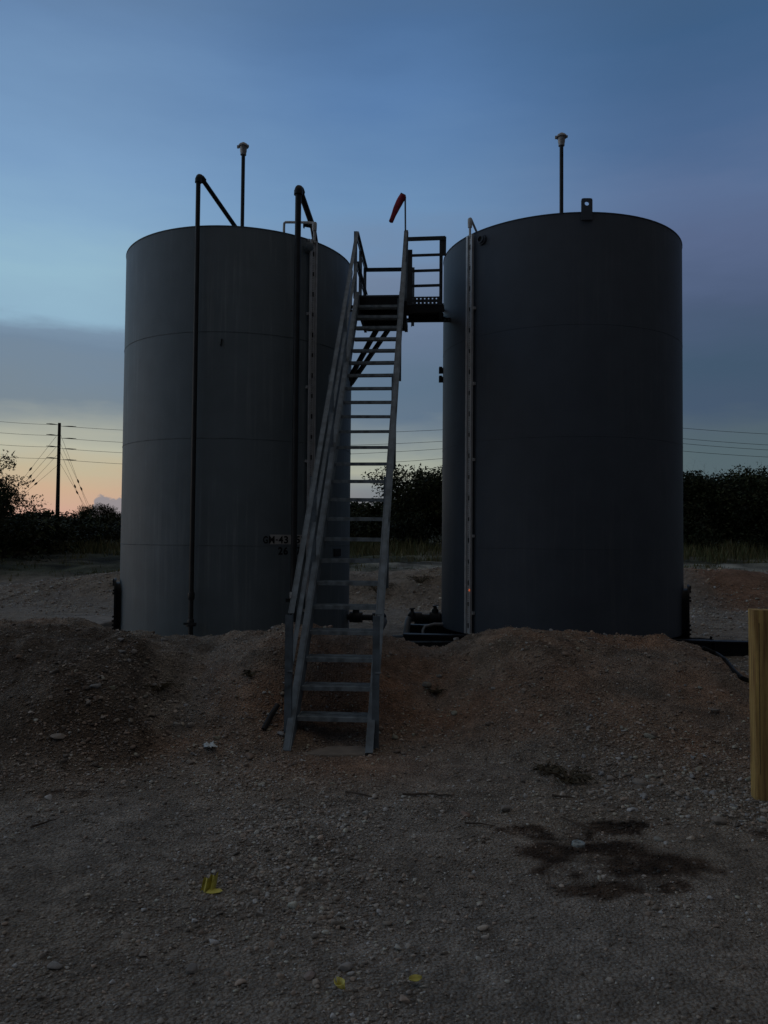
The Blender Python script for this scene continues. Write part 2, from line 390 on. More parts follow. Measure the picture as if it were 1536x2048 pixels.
# ------------------------------------------------------------------ loose stones
def ico(sub):
    import bmesh
    bm = bmesh.new(); bmesh.ops.create_icosphere(bm, subdivisions=sub, radius=1.0)
    v = np.array([p.co[:] for p in bm.verts]); f = np.array([[q.index for q in p.verts] for p in bm.faces]); bm.free(); return v, f
def scatter(n_try, Yr, size_mu, size_sig, smax, sub, seed, dens, wfun):
    r = np.random.default_rng(seed)
    Y = Yr[0]+(Yr[1]-Yr[0])*r.random(n_try)**1.15
    X = (r.random(n_try)*2-1)*(0.52*Y+0.35)
    keep = r.random(n_try) < dens(X, Y); X = X[keep]; Y = Y[keep]; n = len(X)
    s = np.clip(np.exp(r.normal(math.log(size_mu), size_sig, n)), 0.003, smax)*wfun(X, Y)
    v0, f0 = ico(sub); nv = len(v0)
    protos = []
    for k in range(14):
        q = v0.copy(); q *= (1+0.34*(r.random((nv,1))-0.5)); 
        for _ in range(9):
            d = r.normal(size=3); d /= np.linalg.norm(d); dd = q@d; c = 0.33+0.4*r.random(); q -= np.maximum(dd-c, 0)[:,None]*d
        protos.append(q)
    protos = np.array(protos)
    k = r.integers(0, 14, n)
    sc = np.stack([1+0.35*r.random(n), 0.75+0.35*r.random(n), 0.42+0.35*r.random(n)], 1)*s[:,None]
    a = r.random(n)*2*PI; ca, sa = np.cos(a), np.sin(a); tl = r.normal(0, 0.28, n); ct, stt = np.cos(tl), np.sin(tl)
    P = protos[k]*sc[:,None,:]
    x = P[:,:,0]; y = P[:,:,1]; z = P[:,:,2]
    y2 = y*ct[:,None]-z*stt[:,None]; z2 = y*stt[:,None]+z*ct[:,None]
    x3 = x*ca[:,None]-y2*sa[:,None]; y3 = x*sa[:,None]+y2*ca[:,None]
    Z0 = height(X, Y) + sc[:,2]*0.35
    W = np.stack([x3+X[:,None], y3+Y[:,None], z2+Z0[:,None]], 2).reshape(-1,3)
    Fc = (f0[None,:,:]+(np.arange(n)*nv)[:,None,None]).reshape(-1,3)
    base = ground_colour(X, Y)
    tone = np.exp(r.normal(0.15, 0.36, n))[:,None]*np.where(r.random(n) < 0.08, 1.5, 1.0)[:,None]
    stc = np.array([[0.23,0.215,0.20],[0.27,0.235,0.20],[0.19,0.185,0.18],[0.25,0.19,0.155]])[r.integers(0,4,n)]
    wet = np.clip(base.mean(1)/0.12, 0.12, 1)[:,None]
    c = np.clip((0.5*stc*1.15+0.5*base)*tone*wet*(1.25 if Yr[0] > 9 else 1.0), 0.01, 0.32 if smax > 0.04 and Yr[0] < 9 else 0.50)
    C = np.repeat(c, nv, 0)
    return W, Fc, C
_rp = []
for px, py, rad, w in [(200,1400,0.55,1.0),(290,1370,0.35,1.2),(180,1490,0.6,1.2),(330,1440,0.35,0.8),(500,1560,0.5,0.9),(430,1500,0.4,0.8),(600,1650,0.45,0.9),(540,1740,0.4,0.7),
                       (1250,1520,0.6,1.0),(1400,1560,0.6,1.2),(1500,1620,0.4,1.2),(1250,1590,0.5,0.9),(790,1480,0.35,0.6),(1180,1440,0.4,0.6),(640,1800,0.4,0.5),(540,1440,0.3,0.7),(1060,1300,0.5,0.4)]:
    q = ground_hit(px, py); _rp.append((q.x, q.y, rad, w))
def rocky(X, Y):
    d = np.zeros_like(X)
    for a, b, rad, w in _rp: d = np.maximum(d, w*np.exp(-((X-a)**2+(Y-b)**2)/rad**2))
    return d
def dens_small(X, Y): return np.clip(0.27+0.2*sstep((Y-5.4)/0.8)-0.2*sstep((X-0.4)/0.5)*(1-sstep((Y-4.2)/0.6))+1.3*fbm(X*1.4, Y*1.4, 4, 81)+0.75*rocky(X, Y), 0.04, 1)
def onbank(X, Y): return sstep((Y-5.4)/0.8)*(1-sstep((X-3.4)/0.5))
def dens_mid(X, Y): return np.clip(0.07*onbank(X, Y)+0.35*fbm(X*1.1, Y*1.1, 4, 83)+0.8*rocky(X, Y)**1.2, 0.012, 1)
def dens_big(X, Y): return np.clip((0.55*rocky(X, Y)**2+0.03*onbank(X, Y))*onbank(X, Y)+0.25*np.maximum(0, rocky(X, Y)*(X>1.4)*(Y<5.6)), 0, 1)
one = lambda X, Y: 1.0
W1, F1, C1 = scatter(210000, (2.2, 8.9), 0.0058, 0.42, 0.015, 1, 101, dens_small, one)
W2, F2, C2 = scatter(46000, (2.2, 8.9), 0.0130, 0.30, 0.030, 2, 102, dens_mid, one)
W3, F3, C3 = scatter(9000, (2.3, 8.5), 0.026, 0.30, 0.055, 2, 103, dens_big, one)
W4, F4, C4 = scatter(150000, (9.3, 25), 0.019, 0.45, 0.085, 1, 104, lambda X, Y: np.clip(0.30+1.3*fbm(X*0.7, Y*0.7, 4, 87)-0.35*(sstep((Y-10)/1.5)*(1-sstep((Y-16.5)/1.5))), 0.03, 1), one)
Fall = np.concatenate([F1, F2+len(W1), F3+len(W1)+len(W2), F4+len(W1)+len(W2)+len(W3)])
gravel = np_mesh('gravel', np.concatenate([W1,W2,W3,W4]), 3, Fall, M['stone'], np.concatenate([C1,C2,C3,C4]), smooth=False)
tag(gravel, 'loose grey and tan stones strewn over the bank and yard', 'gravel', kind='stuff')

# a few single rocks that stand out of the gravel
def rock(px, py, size, label, colr, seed, flat=0.6):
    p = ground_hit(px, py); r = np.random.default_rng(seed); v, f = ico(3)
    for _ in range(9):
        d = r.normal(size=3); d /= np.linalg.norm(d); c = 0.5+0.3*r.random(); v = v - np.maximum(v@d-c, 0)[:,None]*d
    v = v*(1+0.05*(r.random((len(v),1))-0.5))*np.array([1.0,0.75,flat])*size/2
    a = r.random()*PI; R = np.array([[math.cos(a),-math.sin(a),0],[math.sin(a),math.cos(a),0],[0,0,1]])
    v = v@R.T
    o = np_mesh('rock', v, 3, f, M['stone'], np.tile(np.array(colr), (len(v),1)), smooth=True)
    o.location = (p.x, p.y, p.z+size*flat*0.18); tag(o, label, 'rock', 'single rocks on the ground')
rock(690,1940,0.062,'pale angular rock just above the two small yellow scraps',(0.33,0.31,0.29),1)
rock(622,1955,0.060,'flat pinkish rock left of the pale angular rock at the bottom',(0.30,0.25,0.23),2,0.45)
rock(852,1373,0.13,'rounded grey rock beside a dark weed, right of the stairs',(0.24,0.22,0.19),3)
rock(385,1945,0.065,'low grey rock half sunk in the yard, below the crumpled yellow scrap',(0.22,0.21,0.20),4)
rock(1010,1623,0.085,'rounded rock on the flat ground left of the oil stain',(0.26,0.24,0.22),5)
rock(930,1632,0.075,'reddish rock on the flat ground below the stair foot',(0.27,0.20,0.17),6)
rock(112,1935,0.07,'broad flat stone near the lower left corner of the photo',(0.27,0.26,0.25),7,0.4)
rock(1436,1648,0.10,'pale round rock at the lower edge of the rubble by the yellow post',(0.30,0.27,0.24),8)
rock(115,1478,0.11,'light slab-like rock on the rubble bank at the far left',(0.30,0.27,0.24),9,0.45)

# ------------------------------------------------------------------ storage tanks
LC = Vector((-2.402, 12.725, 0)); RC = Vector((2.762, 12.175, 0)); R = 1.839
ROWU = Vector((0.9944, -0.106, 0)); ROWV = Vector((0.106, 0.9944, 0))
def tank_hit(px, py, C, rad=R):
    d = ray(px, py); dx, dy = d.x, d.y
    a = dx*dx+dy*dy; b = -2*(C.x*dx+C.y*dy); c = C.x**2+C.y**2-rad*rad
    t = (-b-math.sqrt(max(0, b*b-4*a*c)))/(2*a)
    return Vector((dx*t, dy*t, EYE+d.z*t))
def shell_lathe(mb, C, z0, z1, n=128):
    mb.lathe([(R-0.012, z0), (R, z0+0.012), (R, z1-0.012), (R-0.004, z1)], C, n=n, cap=False)
def seam_at(C, z, parent, m_='seam', pr=0.004):
    MB().lathe([(R-0.002, z-0.006), (R+pr, z-0.003), (R+pr, z+0.003), (R-0.002, z+0.006)], C, n=128, cap=False).build('weld_seam', M[m_], parent, True)
def hatch(C, nrm, zc, parent):
    n = Vector(nrm).normalized(); t = Vector((-n.y, n.x, 0)); up = Vector((0,0,1)); o = C+n*(R-0.05)+Vector((0,0,zc))
    def rr(w, h, r=0.16, k=6):
        pts = []
        for cx, cy, a0 in ((w/2-r,h/2-r,0),(-w/2+r,h/2-r,PI/2),(-w/2+r,-h/2+r,PI),(w/2-r,-h/2+r,1.5*PI)):
            for i in range(k+1): a = a0+PI/2*i/k; pts.append((cx+r*math.cos(a), cy+r*math.sin(a)))
        return pts
    h = MB().prism(rr(0.58,0.72), o, t, up, n*0.10).build('cleanout_hatch', M['black'], parent, True)
    b = MB().prism(rr(0.70,0.84,0.2), o+n*0.10, t, up, n*0.03)
    for x, y in rr(0.64,0.78,0.18,2): b.lathe([(0.016,0),(0.016,0.025)], o+t*x+up*y+n*0.13, n, 6)
    b.build('cover_plate', M['black'], h, True)
def vent(px, ptop, pbase, Y, zroof, parent):
    p = at(px, ptop, Y); q = Vector((p.x, p.y, zroof-0.05)); zt = p.z
    MB().tube([q, (p.x, p.y, zt-0.17)], 0.030, 14).lathe([(0.055,0),(0.055,0.05),(0.035,0.06)], q, n=16).build('vent_pipe', M['pipe'], parent, True)
    c = MB().lathe([(0.034,-0.19),(0.047,-0.185),(0.047,-0.145),(0.053,-0.13),(0.056,-0.06),(0.045,-0.05)], (p.x,p.y,zt), n=18).build('vent_cap', M['alu_cap'], parent, True)
    h = MB().lathe([(0.082,-0.055),(0.080,-0.035),(0.06,-0.012),(0.03,0.0),(0.022,0.014),(0.01,0.016)], (p.x,p.y,zt), n=20)
    h.box((p.x-0.085, p.y, zt-0.055), (0.03,0.03,0.04)).box((p.x+0.07, p.y-0.02, zt-0.05), (0.04,0.025,0.03))
    h.build('hood', M['alu_cap'], c, True)
def gauge(C, px, ytop, ybot, Y, parent, yo, off=0.045):
    top = at(px, ytop, Y); xx = top.x; zt = top.z; zb = at(px-8, ybot, Y).z
    base = Vector((xx, Y, 0)); n = (base-Vector((C.x, C.y, 0))).normalized()
    srf = Vector((C.x, C.y, 0))+n*R; t = Vector((-n.y, n.x, 0))
    if t.x < 0: t = -t
    zm = (zt+zb)/2; H = zt-zb
    Rm = Matrix((t, n, Vector((0,0,1)))).transposed()
    k = MB(); z = zb+0.12; i = 0
    while z < zt-0.1:
        k.box(srf+n*(off+0.0085)+t*0.0+Vector((0,0,z)), (0.026,0.005,0.07 if i % 2 == 0 else 0.06), Rm)
        for j in range(1, 11): k.box(srf+n*(off+0.0085)+t*(-0.006)+Vector((0,0,z+j*0.026)), (0.015,0.004,0.006), Rm)
        z += 0.3048; i += 1
    s = MB(); z = zb+0.3
    while z < zt: s.box(srf+n*(off/2-0.002)+Vector((0,0,z)), (0.16,off-0.006,0.04), Rm); z += 1.1
    s.box(srf+n*off+Vector((0,0,zm)), (0.125,0.012,H), Rm)
    nb = len(s.f); s.add(k.v, k.f)
    g = s.build('gauge_board', M['alu'], parent); g.data.materials.append(M['mark'])
    g.data.polygons.foreach_set('material_index', [0]*nb+[1]*len(k.f))
    for s2, w in ((-1,0.034),(1,0.026)):
        MB().box(srf+n*(off+0.014)+t*(s2*0.048)+Vector((0,0,zm)), (w,0.03,H-0.01), Rm).build('side_rail', M['alu'], g)
    zo = at(px, yo, Y).z
    MB().box(srf+n*(off+0.034)+t*0.05+Vector((0,0,zo)), (0.02,0.012,0.03), Rm).build('orange_glint', M['orange'], g)  # small added block that glows in place of a reflected glint
    return srf, n, t, zt

# --- left tank
LT = thing('storage_tank', 'weathered grey storage tank on the left, stencilled with black lettering', 'storage tank', LC, 'steel storage tanks')
b = MB(); shell_lathe(b, LC, -0.05, 6.096); b.build('shell', M['tank_old'], LT, True, 30)
MB().lathe([(R-0.004,6.09),(R+0.006,6.096),(R+0.006,6.106),(0.9,6.25),(0.02,6.36)], LC, n=96, cap=False).build('roof', M['tank_old'], LT, True, 30)
for z in (1.524, 3.048, 4.572): seam_at(LC, z, LT)
d = ray(240, 1200); hatch(LC, (-d.y, d.x, 0), 0.56, LT)
vent(487, 287, 449, 12.0, 6.12, LT)
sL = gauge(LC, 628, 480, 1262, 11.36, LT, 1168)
MB().tube([at(568,470,11.5)-Vector((0,0,0.1)), at(568,455,11.5), at(568.5,446.5,11.5), at(571,444.5,11.5), at(580,444.5,11.48), at(618,445,11.4), at(628,446,11.36), at(629,452,11.36), at(629,486,11.36)],
          0.019, 12).lathe([(0.034,-0.05),(0.036,0.0),(0.036,0.06),(0.03,0.075)], at(629,455,11.36), n=14).build('gauge_line', M['pvc'], LT, True, 60)
p = tank_hit(614, 496, LC); n = (p-Vector((LC.x,LC.y,p.z))).normalized()
MB().lathe([(0.075,-0.02),(0.075,0.05),(0.062,0.055),(0.062,0.085),(0.03,0.1)], p, n, 24).build('pipe_coupling', M['tank_old'], LT, True)
p = tank_hit(674, 1105, LC); n = (p-Vector((LC.x,LC.y,p.z))).normalized(); t = Vector((-n.y,n.x,0))
MB().box(p+n*0.006, (0.22,0.02,0.12), Matrix((t,n,Vector((0,0,1)))).transposed()).build('nameplate', M['black'], LT, bevel=0.004)
p = tank_hit(443, 685, LC); n = (p-Vector((LC.x,LC.y,p.z))).normalized(); t = Vector((-n.y,n.x,0))
MB().box(p+n*0.012, (0.014,0.03,0.10), Matrix.Rotation(0.15,3,'Y') @ Matrix((t,n,Vector((0,0,1)))).transposed()).build('weld_tab', M['black'], LT)
# lettering, bent round the shell
def stencil(cells, py0, py1, parent, name):
    """each glyph gets its own cell on the shell: (character, left px, right px)"""
    Vs, Fs = [], []
    for ch, px0, px1 in cells:
        h0, h1 = (py0, py1) if ch != '-' else (py0+(py1-py0)*0.44, py0+(py1-py0)*0.60)
        a = tank_hit(px0, (h0+h1)/2, LC); bq = tank_hit(px1, (h0+h1)/2, LC)
        zt = tank_hit((px0+px1)/2, h0, LC).z; zb = tank_hit((px0+px1)/2, h1, LC).z
        a0 = math.atan2(a.y-LC.y, a.x-LC.x); a1 = math.atan2(bq.y-LC.y, bq.x-LC.x)
        cu = bpy.data.curves.new('lettering', 'FONT'); cu.body = ch; cu.size = 1.0; cu.offset = 0.03; cu.resolution_u = 6
        ob = bpy.data.objects.new('lettering', cu); COL.objects.link(ob); bpy.context.view_layer.update()
        me = bpy.data.meshes.new_from_object(ob.evaluated_get(bpy.context.evaluated_depsgraph_get()))
        bpy.data.objects.remove(ob); bpy.data.curves.remove(cu)
        co = np.array([v.co[:] for v in me.vertices]); x0, x1 = co[:,0].min(), co[:,0].max(); y0, y1 = co[:,1].min(), co[:,1].max(); n0 = len(Vs)
        for v in me.vertices:
            ang = a0+(a1-a0)*(v.co.x-x0)/(x1-x0); rr = R+0.0065
            Vs.append(Vector((LC.x+rr*math.cos(ang), LC.y+rr*math.sin(ang), zb+(zt-zb)*(v.co.y-y0)/(y1-y0))))
        Fs += [tuple(i+n0 for i in p.vertices) for p in me.polygons]
        bpy.data.meshes.remove(me)
    return MB().add(Vs, Fs).build(name, M['stencil'], parent)
a = tank_hit(540, 1079, LC); bq = tank_hit(622, 1079, LC)
zt = tank_hit(580, 1069.5, LC).z; zb = tank_hit(580, 1088.5, LC).z
a0 = math.atan2(a.y-LC.y, a.x-LC.x); a1 = math.atan2(bq.y-LC.y, bq.x-LC.x)
MB().add([LC+Vector((rr*math.cos(a0+(a1-a0)*i/20), rr*math.sin(a0+(a1-a0)*i/20), z)) for rr in (R-0.01, R+0.003) for z in (zb, zt) for i in range(21)],
         [(42+i,43+i,64+i,63+i) for i in range(20)]+[(i,21+i,22+i,1+i) for i in range(20)]+[(21+i,63+i,64+i,22+i) for i in range(20)]+[(i,1+i,43+i,42+i) for i in range(20)]+[(0,42,63,21),(20,41,83,62)]).build('stencil_patch', M['patch'], LT)
stencil([('G',526,535.5),('M',537.5,549),('-',551,555.5),('4',557,566),('3',567.5,576)], 1072, 1087, LT, 'serial_lettering')
stencil([('5',590.5,599.5),('3',601,609.5)], 1072, 1087, LT, 'serial_lettering')
stencil([('2',556,565),('6',566.5,575.5)], 1094, 1109.5, LT, 'number_lettering')
stencil([('7',592.5,601)], 1094, 1109.5, LT, 'number_lettering')

# --- right tank
RT = thing('storage_tank', 'darker grey storage tank on the right with a lifting lug on its rim', 'storage tank', RC, 'steel storage tanks')
ZB = 0.27
b = MB(); shell_lathe(b, RC, ZB, 6.10); b.build('shell', M['tank_new'], RT, True, 30)
MB().lathe([(0.02,ZB+0.005),(R-0.02,ZB+0.005)], RC, n=64, cap=False).build('floor_plate', M['black'], RT)
MB().lathe([(R-0.004,6.094),(R+0.006,6.10),(R+0.006,6.11),(0.9,6.25),(0.02,6.36)], RC, n=96, cap=False).build('roof', M['tank_new'], RT, True, 30)
for z in (1.524, 3.048, 4.572): seam_at(RC, z, RT, 'tank_new', 0.002)
d = ray(1367, 1200); hatch(RC, (d.y, -d.x, 0), 0.57, RT)
vent(1123, 268, 424, 11.6, 6.12, RT)
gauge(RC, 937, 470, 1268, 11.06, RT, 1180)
MB().tube([at(940,474,11.06), at(940,440,11.06), at(940.5,437,11.06), at(942,438,11.1), at(955,468,11.6), at(957,490,11.65)], 0.017, 12).lathe([(0.03,-0.06),(0.034,0.0),(0.034,0.06),(0.026,0.075)], at(940,447,11.06), n=14).build('gauge_line', M['pvc'], RT, True, 60)
p = tank_hit(965, 480, RC); n = (p-Vector((RC.x,RC.y,p.z))).normalized()
MB().lathe([(0.075,-0.02),(0.075,0.03),(0.055,0.032),(0.055,0.06),(0.04,0.06),(0.038,0.03)], p, n, 24).build('pipe_coupling', M['tank_new'], RT, True)
MB().lathe([(0.036,0.0),(0.036,0.034),(0.004,0.034)], p, n, 20).build('plug', M['black'], RT, True)
for py in (737, 755):
    d = ray(889, py); nn = Vector((-d.y, d.x, 0)).normalized(); q = at(889, py, 12.15)
    c = RC+nn*(R+0.02)+Vector((0,0,q.z))
    o = MB().box(c, (0.09,0.06,0.085), Matrix.Rotation(math.atan2(nn.y,nn.x),3,'Z'))
    o.box(c-Vector((0,0.05,0.0))+nn*0.02, (0.05,0.012,0.11)).build('bracket', M['black'], RT)
# lifting lug with its hole
p = tank_hit(1173, 424, RC); n = (p-Vector((RC.x,RC.y,p.z))).normalized(); t = Vector((-n.y,n.x,0)); up = Vector((0,0,1))
zl0 = tank_hit(1173, 441, RC).z; zl1 = tank_hit(1173, 398, RC).z; hw = 0.075; hr = 0.030; zh = zl1-0.072
o = Vector((p.x,p.y,0))+n*0.004; vs = []; fs = []
outer = [(hw,0.0-zl1+zl0+0.0)]; K = 24
def outl(a):
    c, s_ = math.cos(a), math.sin(a); x = hw*c/max(abs(c),abs(s_)); y = 0.072*s_/max(abs(c),abs(s_))
    if abs(x) > hw-0.02 and y > 0.05: 
        x = math.copysign(hw-0.02+0.02*0.7, x); y = 0.052+0.02*0.7
    return x, y
for lay in (0.0, 0.025):
    for k in range(K):
        a_ = 2*PI*k/K; x, y = outl(a_); vs.append(o+n*lay+t*x+up*(zh+y))
    for k in range(K):
        a_ = 2*PI*k/K; vs.append(o+n*lay+t*(hr*math.cos(a_))+up*(zh+hr*math.sin(a_)))
for k in range(K):
    k2 = (k+1) % K
    fs += [(k,k2,K+k2,K+k),(2*K+k,3*K+k,3*K+k2,2*K+k2),(k,2*K+k,2*K+k2,k2),(K+k,K+k2,3*K+k2,3*K+k)]
MB().add(vs, fs).box(o+n*0.0125+up*((zl0+zh-0.072)/2), (2*hw,0.025,zh-0.072-zl0), Matrix((t,n,up)).transposed()).build('lifting_lug', M['tank_new'], RT)
# black skid beams under the tank
for s_ in (-1.2, 0.0, 1.2):
    c = RC+ROWV*s_; sk = MB()
    for zz, w, h in ((0.012,0.16,0.024),(0.135,0.02,0.222),(0.256,0.16,0.024)):
        sk.beam(c-ROWU*2.35+up*zz, c+ROWU*1.9+up*zz, w, h)
    sk.build('skid_beam', M['black'], RT)
for s_ in (-1.6, 1.7): MB().beam(RC+ROWU*s_-ROWV*1.19+up*0.135, RC+ROWU*s_+ROWV*1.19+up*0.135, 0.12, 0.2).build('skid_cross_beam', M['black'], RT)

# ------------------------------------------------------------------ pipes up the left tank
def arc_elbow(p, q, s, r, k=6):
    """points round the bend p->q->s"""
    a = q+(p-q).normalized()*r; c = q+(s-q).normalized()*r
    return [a.lerp(q, i/k).lerp(q.lerp(c, i/k), i/k) for i in range(k+1)]
def riser(px_t, py_t, px_b, py_b, Y, rad, drop, label, coll, valve=None, name='fill_pipe'):
    t_ = at(px_t, py_t, Y); bt = Vector((t_.x, Y, hz(t_.x, Y)-0.1))
    T = thing(name, label, 'pipe', (bt.x, bt.y, bt.z+0.1), 'dark pipes up the front of the left tank')
    q = Vector((t_.x, Y, t_.z-rad))
    MB().tube([bt, q-Vector((0,0,0.09))], rad, 16).build('riser', M['pipe'], T, True)
    D = [Vector(x) for x in drop]
    e = arc_elbow(q-Vector((0,0,0.4)), q, D[0], 0.10)
    MB().tube(e, rad*1.28, 16).lathe([(rad*1.42,-0.03),(rad*1.42,0.03)], e[0], e[1]-e[0], 16).lathe([(rad*1.42,-0.03),(rad*1.42,0.03)], e[-1], e[-1]-e[-2], 16).build('elbow', M['pipe'], T, True)
    path = [e[-1]]
    for i in range(len(D)-1): path += arc_elbow(path[-1], D[i], D[i+1], 0.05, 4)
    path.append(D[-1]); MB().tube(path, rad, 16).build('drop_pipe', M['pipe'], T, True)
    for z, rr, hh in coll: MB().lathe([(rad*rr*0.85,-hh),(rad*rr,-hh*0.7),(rad*rr,hh*0.7),(rad*rr*0.85,hh)], (t_.x, Y, z), n=12).build('union', M['pipe'], T, True)
    return T, t_
zz = lambda py, Y, px=385: at(px, py, Y).z
T1, t1 = riser(397, 343, 375, 1275, 10.80, 0.033, [at(505,503,12.0)], 'thin dark pipe up the tank ending in a sharp peak, the left one',
               [(zz(1192,10.8),1.45,0.055),(zz(1245,10.8),1.4,0.05),(zz(1250,10.8),2.2,0.018)])
MB().beam((t1.x-0.09,10.76,zz(1247,10.8)), (t1.x+0.09,10.76,zz(1247,10.8)), 0.02, 0.03).build('valve_handle', M['pipe'], T1)
T2, t2 = riser(597, 366, 580, 1195, 11.0, 0.045, [at(626,455,11.75), at(633,500,11.9)], 'thick dark pipe beside the stairs bent over the tank rim, the right one',
               [(zz(1200,11.0,580),1.25,0.05)])
MB().lathe([(0.052,-0.05),(0.058,-0.03),(0.058,0.03),(0.052,0.05)], (t2.x,11.0,zz(1191,11.0,580)), n=10).build('union', M['alu_cap'], T2, True, label='pale bronze-grey union')
MB().beam((t2.x-0.10,10.95,zz(1200,11.0,580)), (t2.x+0.02,10.95,zz(1200,11.0,580)), 0.03, 0.05).build('valve_handle', M['black'], T2)
q = at(621,452,11.7)
MB().tube([q-Vector((0.0,0,0)), q+Vector((-0.10,-0.02,0.01))], 0.03, 10).box(q+Vector((-0.10,-0.02,0.01)), (0.02,0.06,0.09)).build('check_valve', M['black'], T2)

# ------------------------------------------------------------------ stairway
SA = math.radians(-3.7)
SU = Vector((math.cos(SA), math.sin(SA), 0)); SV = Vector((-math.sin(SA), math.cos(SA), 0)); UP = Vector((0,0,1))
rise, run = 0.2032, 0.195
z1 = EYE-7*rise
c1 = at(665, 1432, 6.153); S0 = Vector((c1.x, 6.153, 0.0))
def sp(k, u, z_off=0.0, v_off=0.0):
    """point at tread index k, u across, above the nosing line"""
    return S0+SV*(k*run*1.004+v_off)+SU*u+UP*(z1+k*rise+z_off)
ST = thing('stairway', 'steep grey steel stairway with open treads climbing from the gravel bank', 'stairs', (S0.x, S0.y-0.2, hz(S0.x, S0.y-0.2)))
HWI = 0.285
slope = (sp(1,0)-sp(0,0)).normalized(); perp = slope.cross(SU).normalized()
if perp.z < 0: perp = -perp
for s_ in (-1, 1):
    k0 = -1.16
    a_ = sp(k0, s_*(HWI+0.005)); e_ = sp(24.0, s_*(HWI+0.005))
    mb = MB(); mb.beam(a_-perp*0.03, e_-perp*0.03, 0.012, 0.16, perp)
    for dd in (0.05, -0.11):
        mb.beam(a_+perp*dd+SU*(s_*0.030), e_+perp*dd+SU*(s_*0.030), 0.048, 0.010, perp)
    mb.build('stringer', M['galv'], ST)
    ft = sp(k0+0.1, s_*(HWI+0.03)); MB().box((ft.x, ft.y-0.03, ft.z-0.1), (0.16,0.16,0.012), Matrix.Rotation(SA,3,'Z')).build('foot_plate', M['galv'], ST)
tb = MB()
c0 = sp(0,0)
Rs = Matrix.Rotation(SA,3,'Z')
tb.box(c0+SV*0.095-UP*0.004, (2*HWI-0.004,0.19,0.006), Rs); tb.box(c0-SV*0.003-UP*0.0175, (2*HWI-0.004,0.006,0.034), Rs)
for i in range(9): tb.box(c0+SV*(0.02+i*0.019)+UP*0.0015, (2*HWI-0.03,0.006,0.004), Rs)
tr = tb.build('tread', M['tread'], ST)
for k in range(1, 24):
    o = tr.copy(); COL.objects.link(o); o.parent = ST; o.location = sp(k,0)-c0; o.rotation_euler = (random.uniform(-.01,.01), random.uniform(-.006,.006), 0)
    o.location = Vector(o.location)
    # keep the small tilt about the tread itself
    Rr = o.rotation_euler.to_matrix(); pv = c0-ORG[ST]; o.location = (sp(k,0)-c0) + pv - Rr @ pv
RAILH = 0.90
def angle_bar(mb, p0, p1, side, w=0.05, th=0.006, upv=(0,0,1)):
    d_ = (Vector(p1)-Vector(p0)).normalized(); u_ = (Vector(upv)-d_*Vector(upv).dot(d_)).normalized(); s2 = d_.cross(u_)*side
    mb.beam(Vector(p0), Vector(p1), th, w, u_)
    mb.beam(Vector(p0)+u_*(w/2-th/2)+s2*(w/2+th/2-0.0005), Vector(p1)+u_*(w/2-th/2)+s2*(w/2+th/2-0.0005), w-th, th, u_)
for s_ in (-1, 1):
    uo = s_*(HWI+0.062)
    hr_ = MB(); angle_bar(hr_, sp(-0.35,uo,RAILH-0.02), sp(24.0,uo,RAILH), 1, 0.045); rail = hr_.build('handrail', M['galv'], ST)
    m2 = MB(); angle_bar(m2, sp(-0.35,uo,RAILH*0.47), sp(24.0,uo,RAILH*0.50), 1, 0.036); m2.build('mid_rail', M['galv'], ST)
    for k in (-0.35, 5.5, 11.5, 17.4):
        pb = MB(); b0 = sp(k,uo,-0.16); 
        if k < 0: b0.z = z1-0.30
        pb.beam(b0, sp(k,uo,RAILH-0.02), 0.055, 0.007, SV); pb.beam(b0+SU*(-s_*0.024)+SV*0.027, sp(k,uo,RAILH-0.02)+SU*(-s_*0.024)+SV*0.027, 0.007, 0.05, SV)
        for dz in (0.09, 0.16, RAILH*0.47+0.13): pb.lathe([(0.011,0),(0.011,0.010)], b0+UP*dz-SV*0.004, -SV, 6)
        pb.build('rail_post', M['galv'], ST)

# ------------------------------------------------------------------ catwalk between the tanks
DZ = z1+24*rise
CT = thing('catwalk', 'dark steel catwalk platform bridging the gap between the two tanks', 'platform', sp(24,0)-UP*0.0)
D0 = sp(24.03, 0)
def dp(u, v, z=0.0): return D0+SU*u+SV*v+UP*z
WL, WR, LEN, V2 = -0.33, 0.33, 1.5, 0.42
UX = (at(886,560,11.25)-D0).dot(SU)
dk = MB()
dk.box(dp((WL+WR)/2, LEN/2, -0.02), (WR-WL, LEN, 0.03), Rs)
EXT = 0.52
dk.box(dp((WR+UX)/2+0.003, V2+EXT/2, -0.02), (UX-WR, EXT, 0.03), Rs)
dk.build('deck', M['galv_dark'], CT)
fr = MB()
fr.box(dp((WL+WR)/2, 0.02, -0.095), (WR-WL-0.06, 0.03, 0.12), Rs)
for k in range(1,5): fr.box(dp((WL+WR)/2, k*0.3, -0.075), (WR-WL-0.06, 0.04, 0.075), Rs)
fr.box(dp(WR+0.0, LEN/2, -0.09), (0.05, LEN-0.04, 0.105), Rs)
fr.box(dp(WR+0.035, 0.0, -0.16), (0.045, 0.02, 0.5), Rs)
fr.box(dp(WL, LEN/2, -0.09), (0.04, LEN, 0.10), Rs)
fr.box(dp((WR+UX)/2+0.03, V2, -0.085), (UX-WR-0.02, 0.05, 0.095), Rs)
fr.box(dp(UX-0.03, V2+EXT/2, -0.08), (0.04, EXT-0.06, 0.08), Rs)
fr.box(dp((WL+WR)/2, LEN-0.02, -0.08), (WR-WL-0.05, 0.04, 0.08), Rs)
fr.build('deck_frame', M['black'], CT)
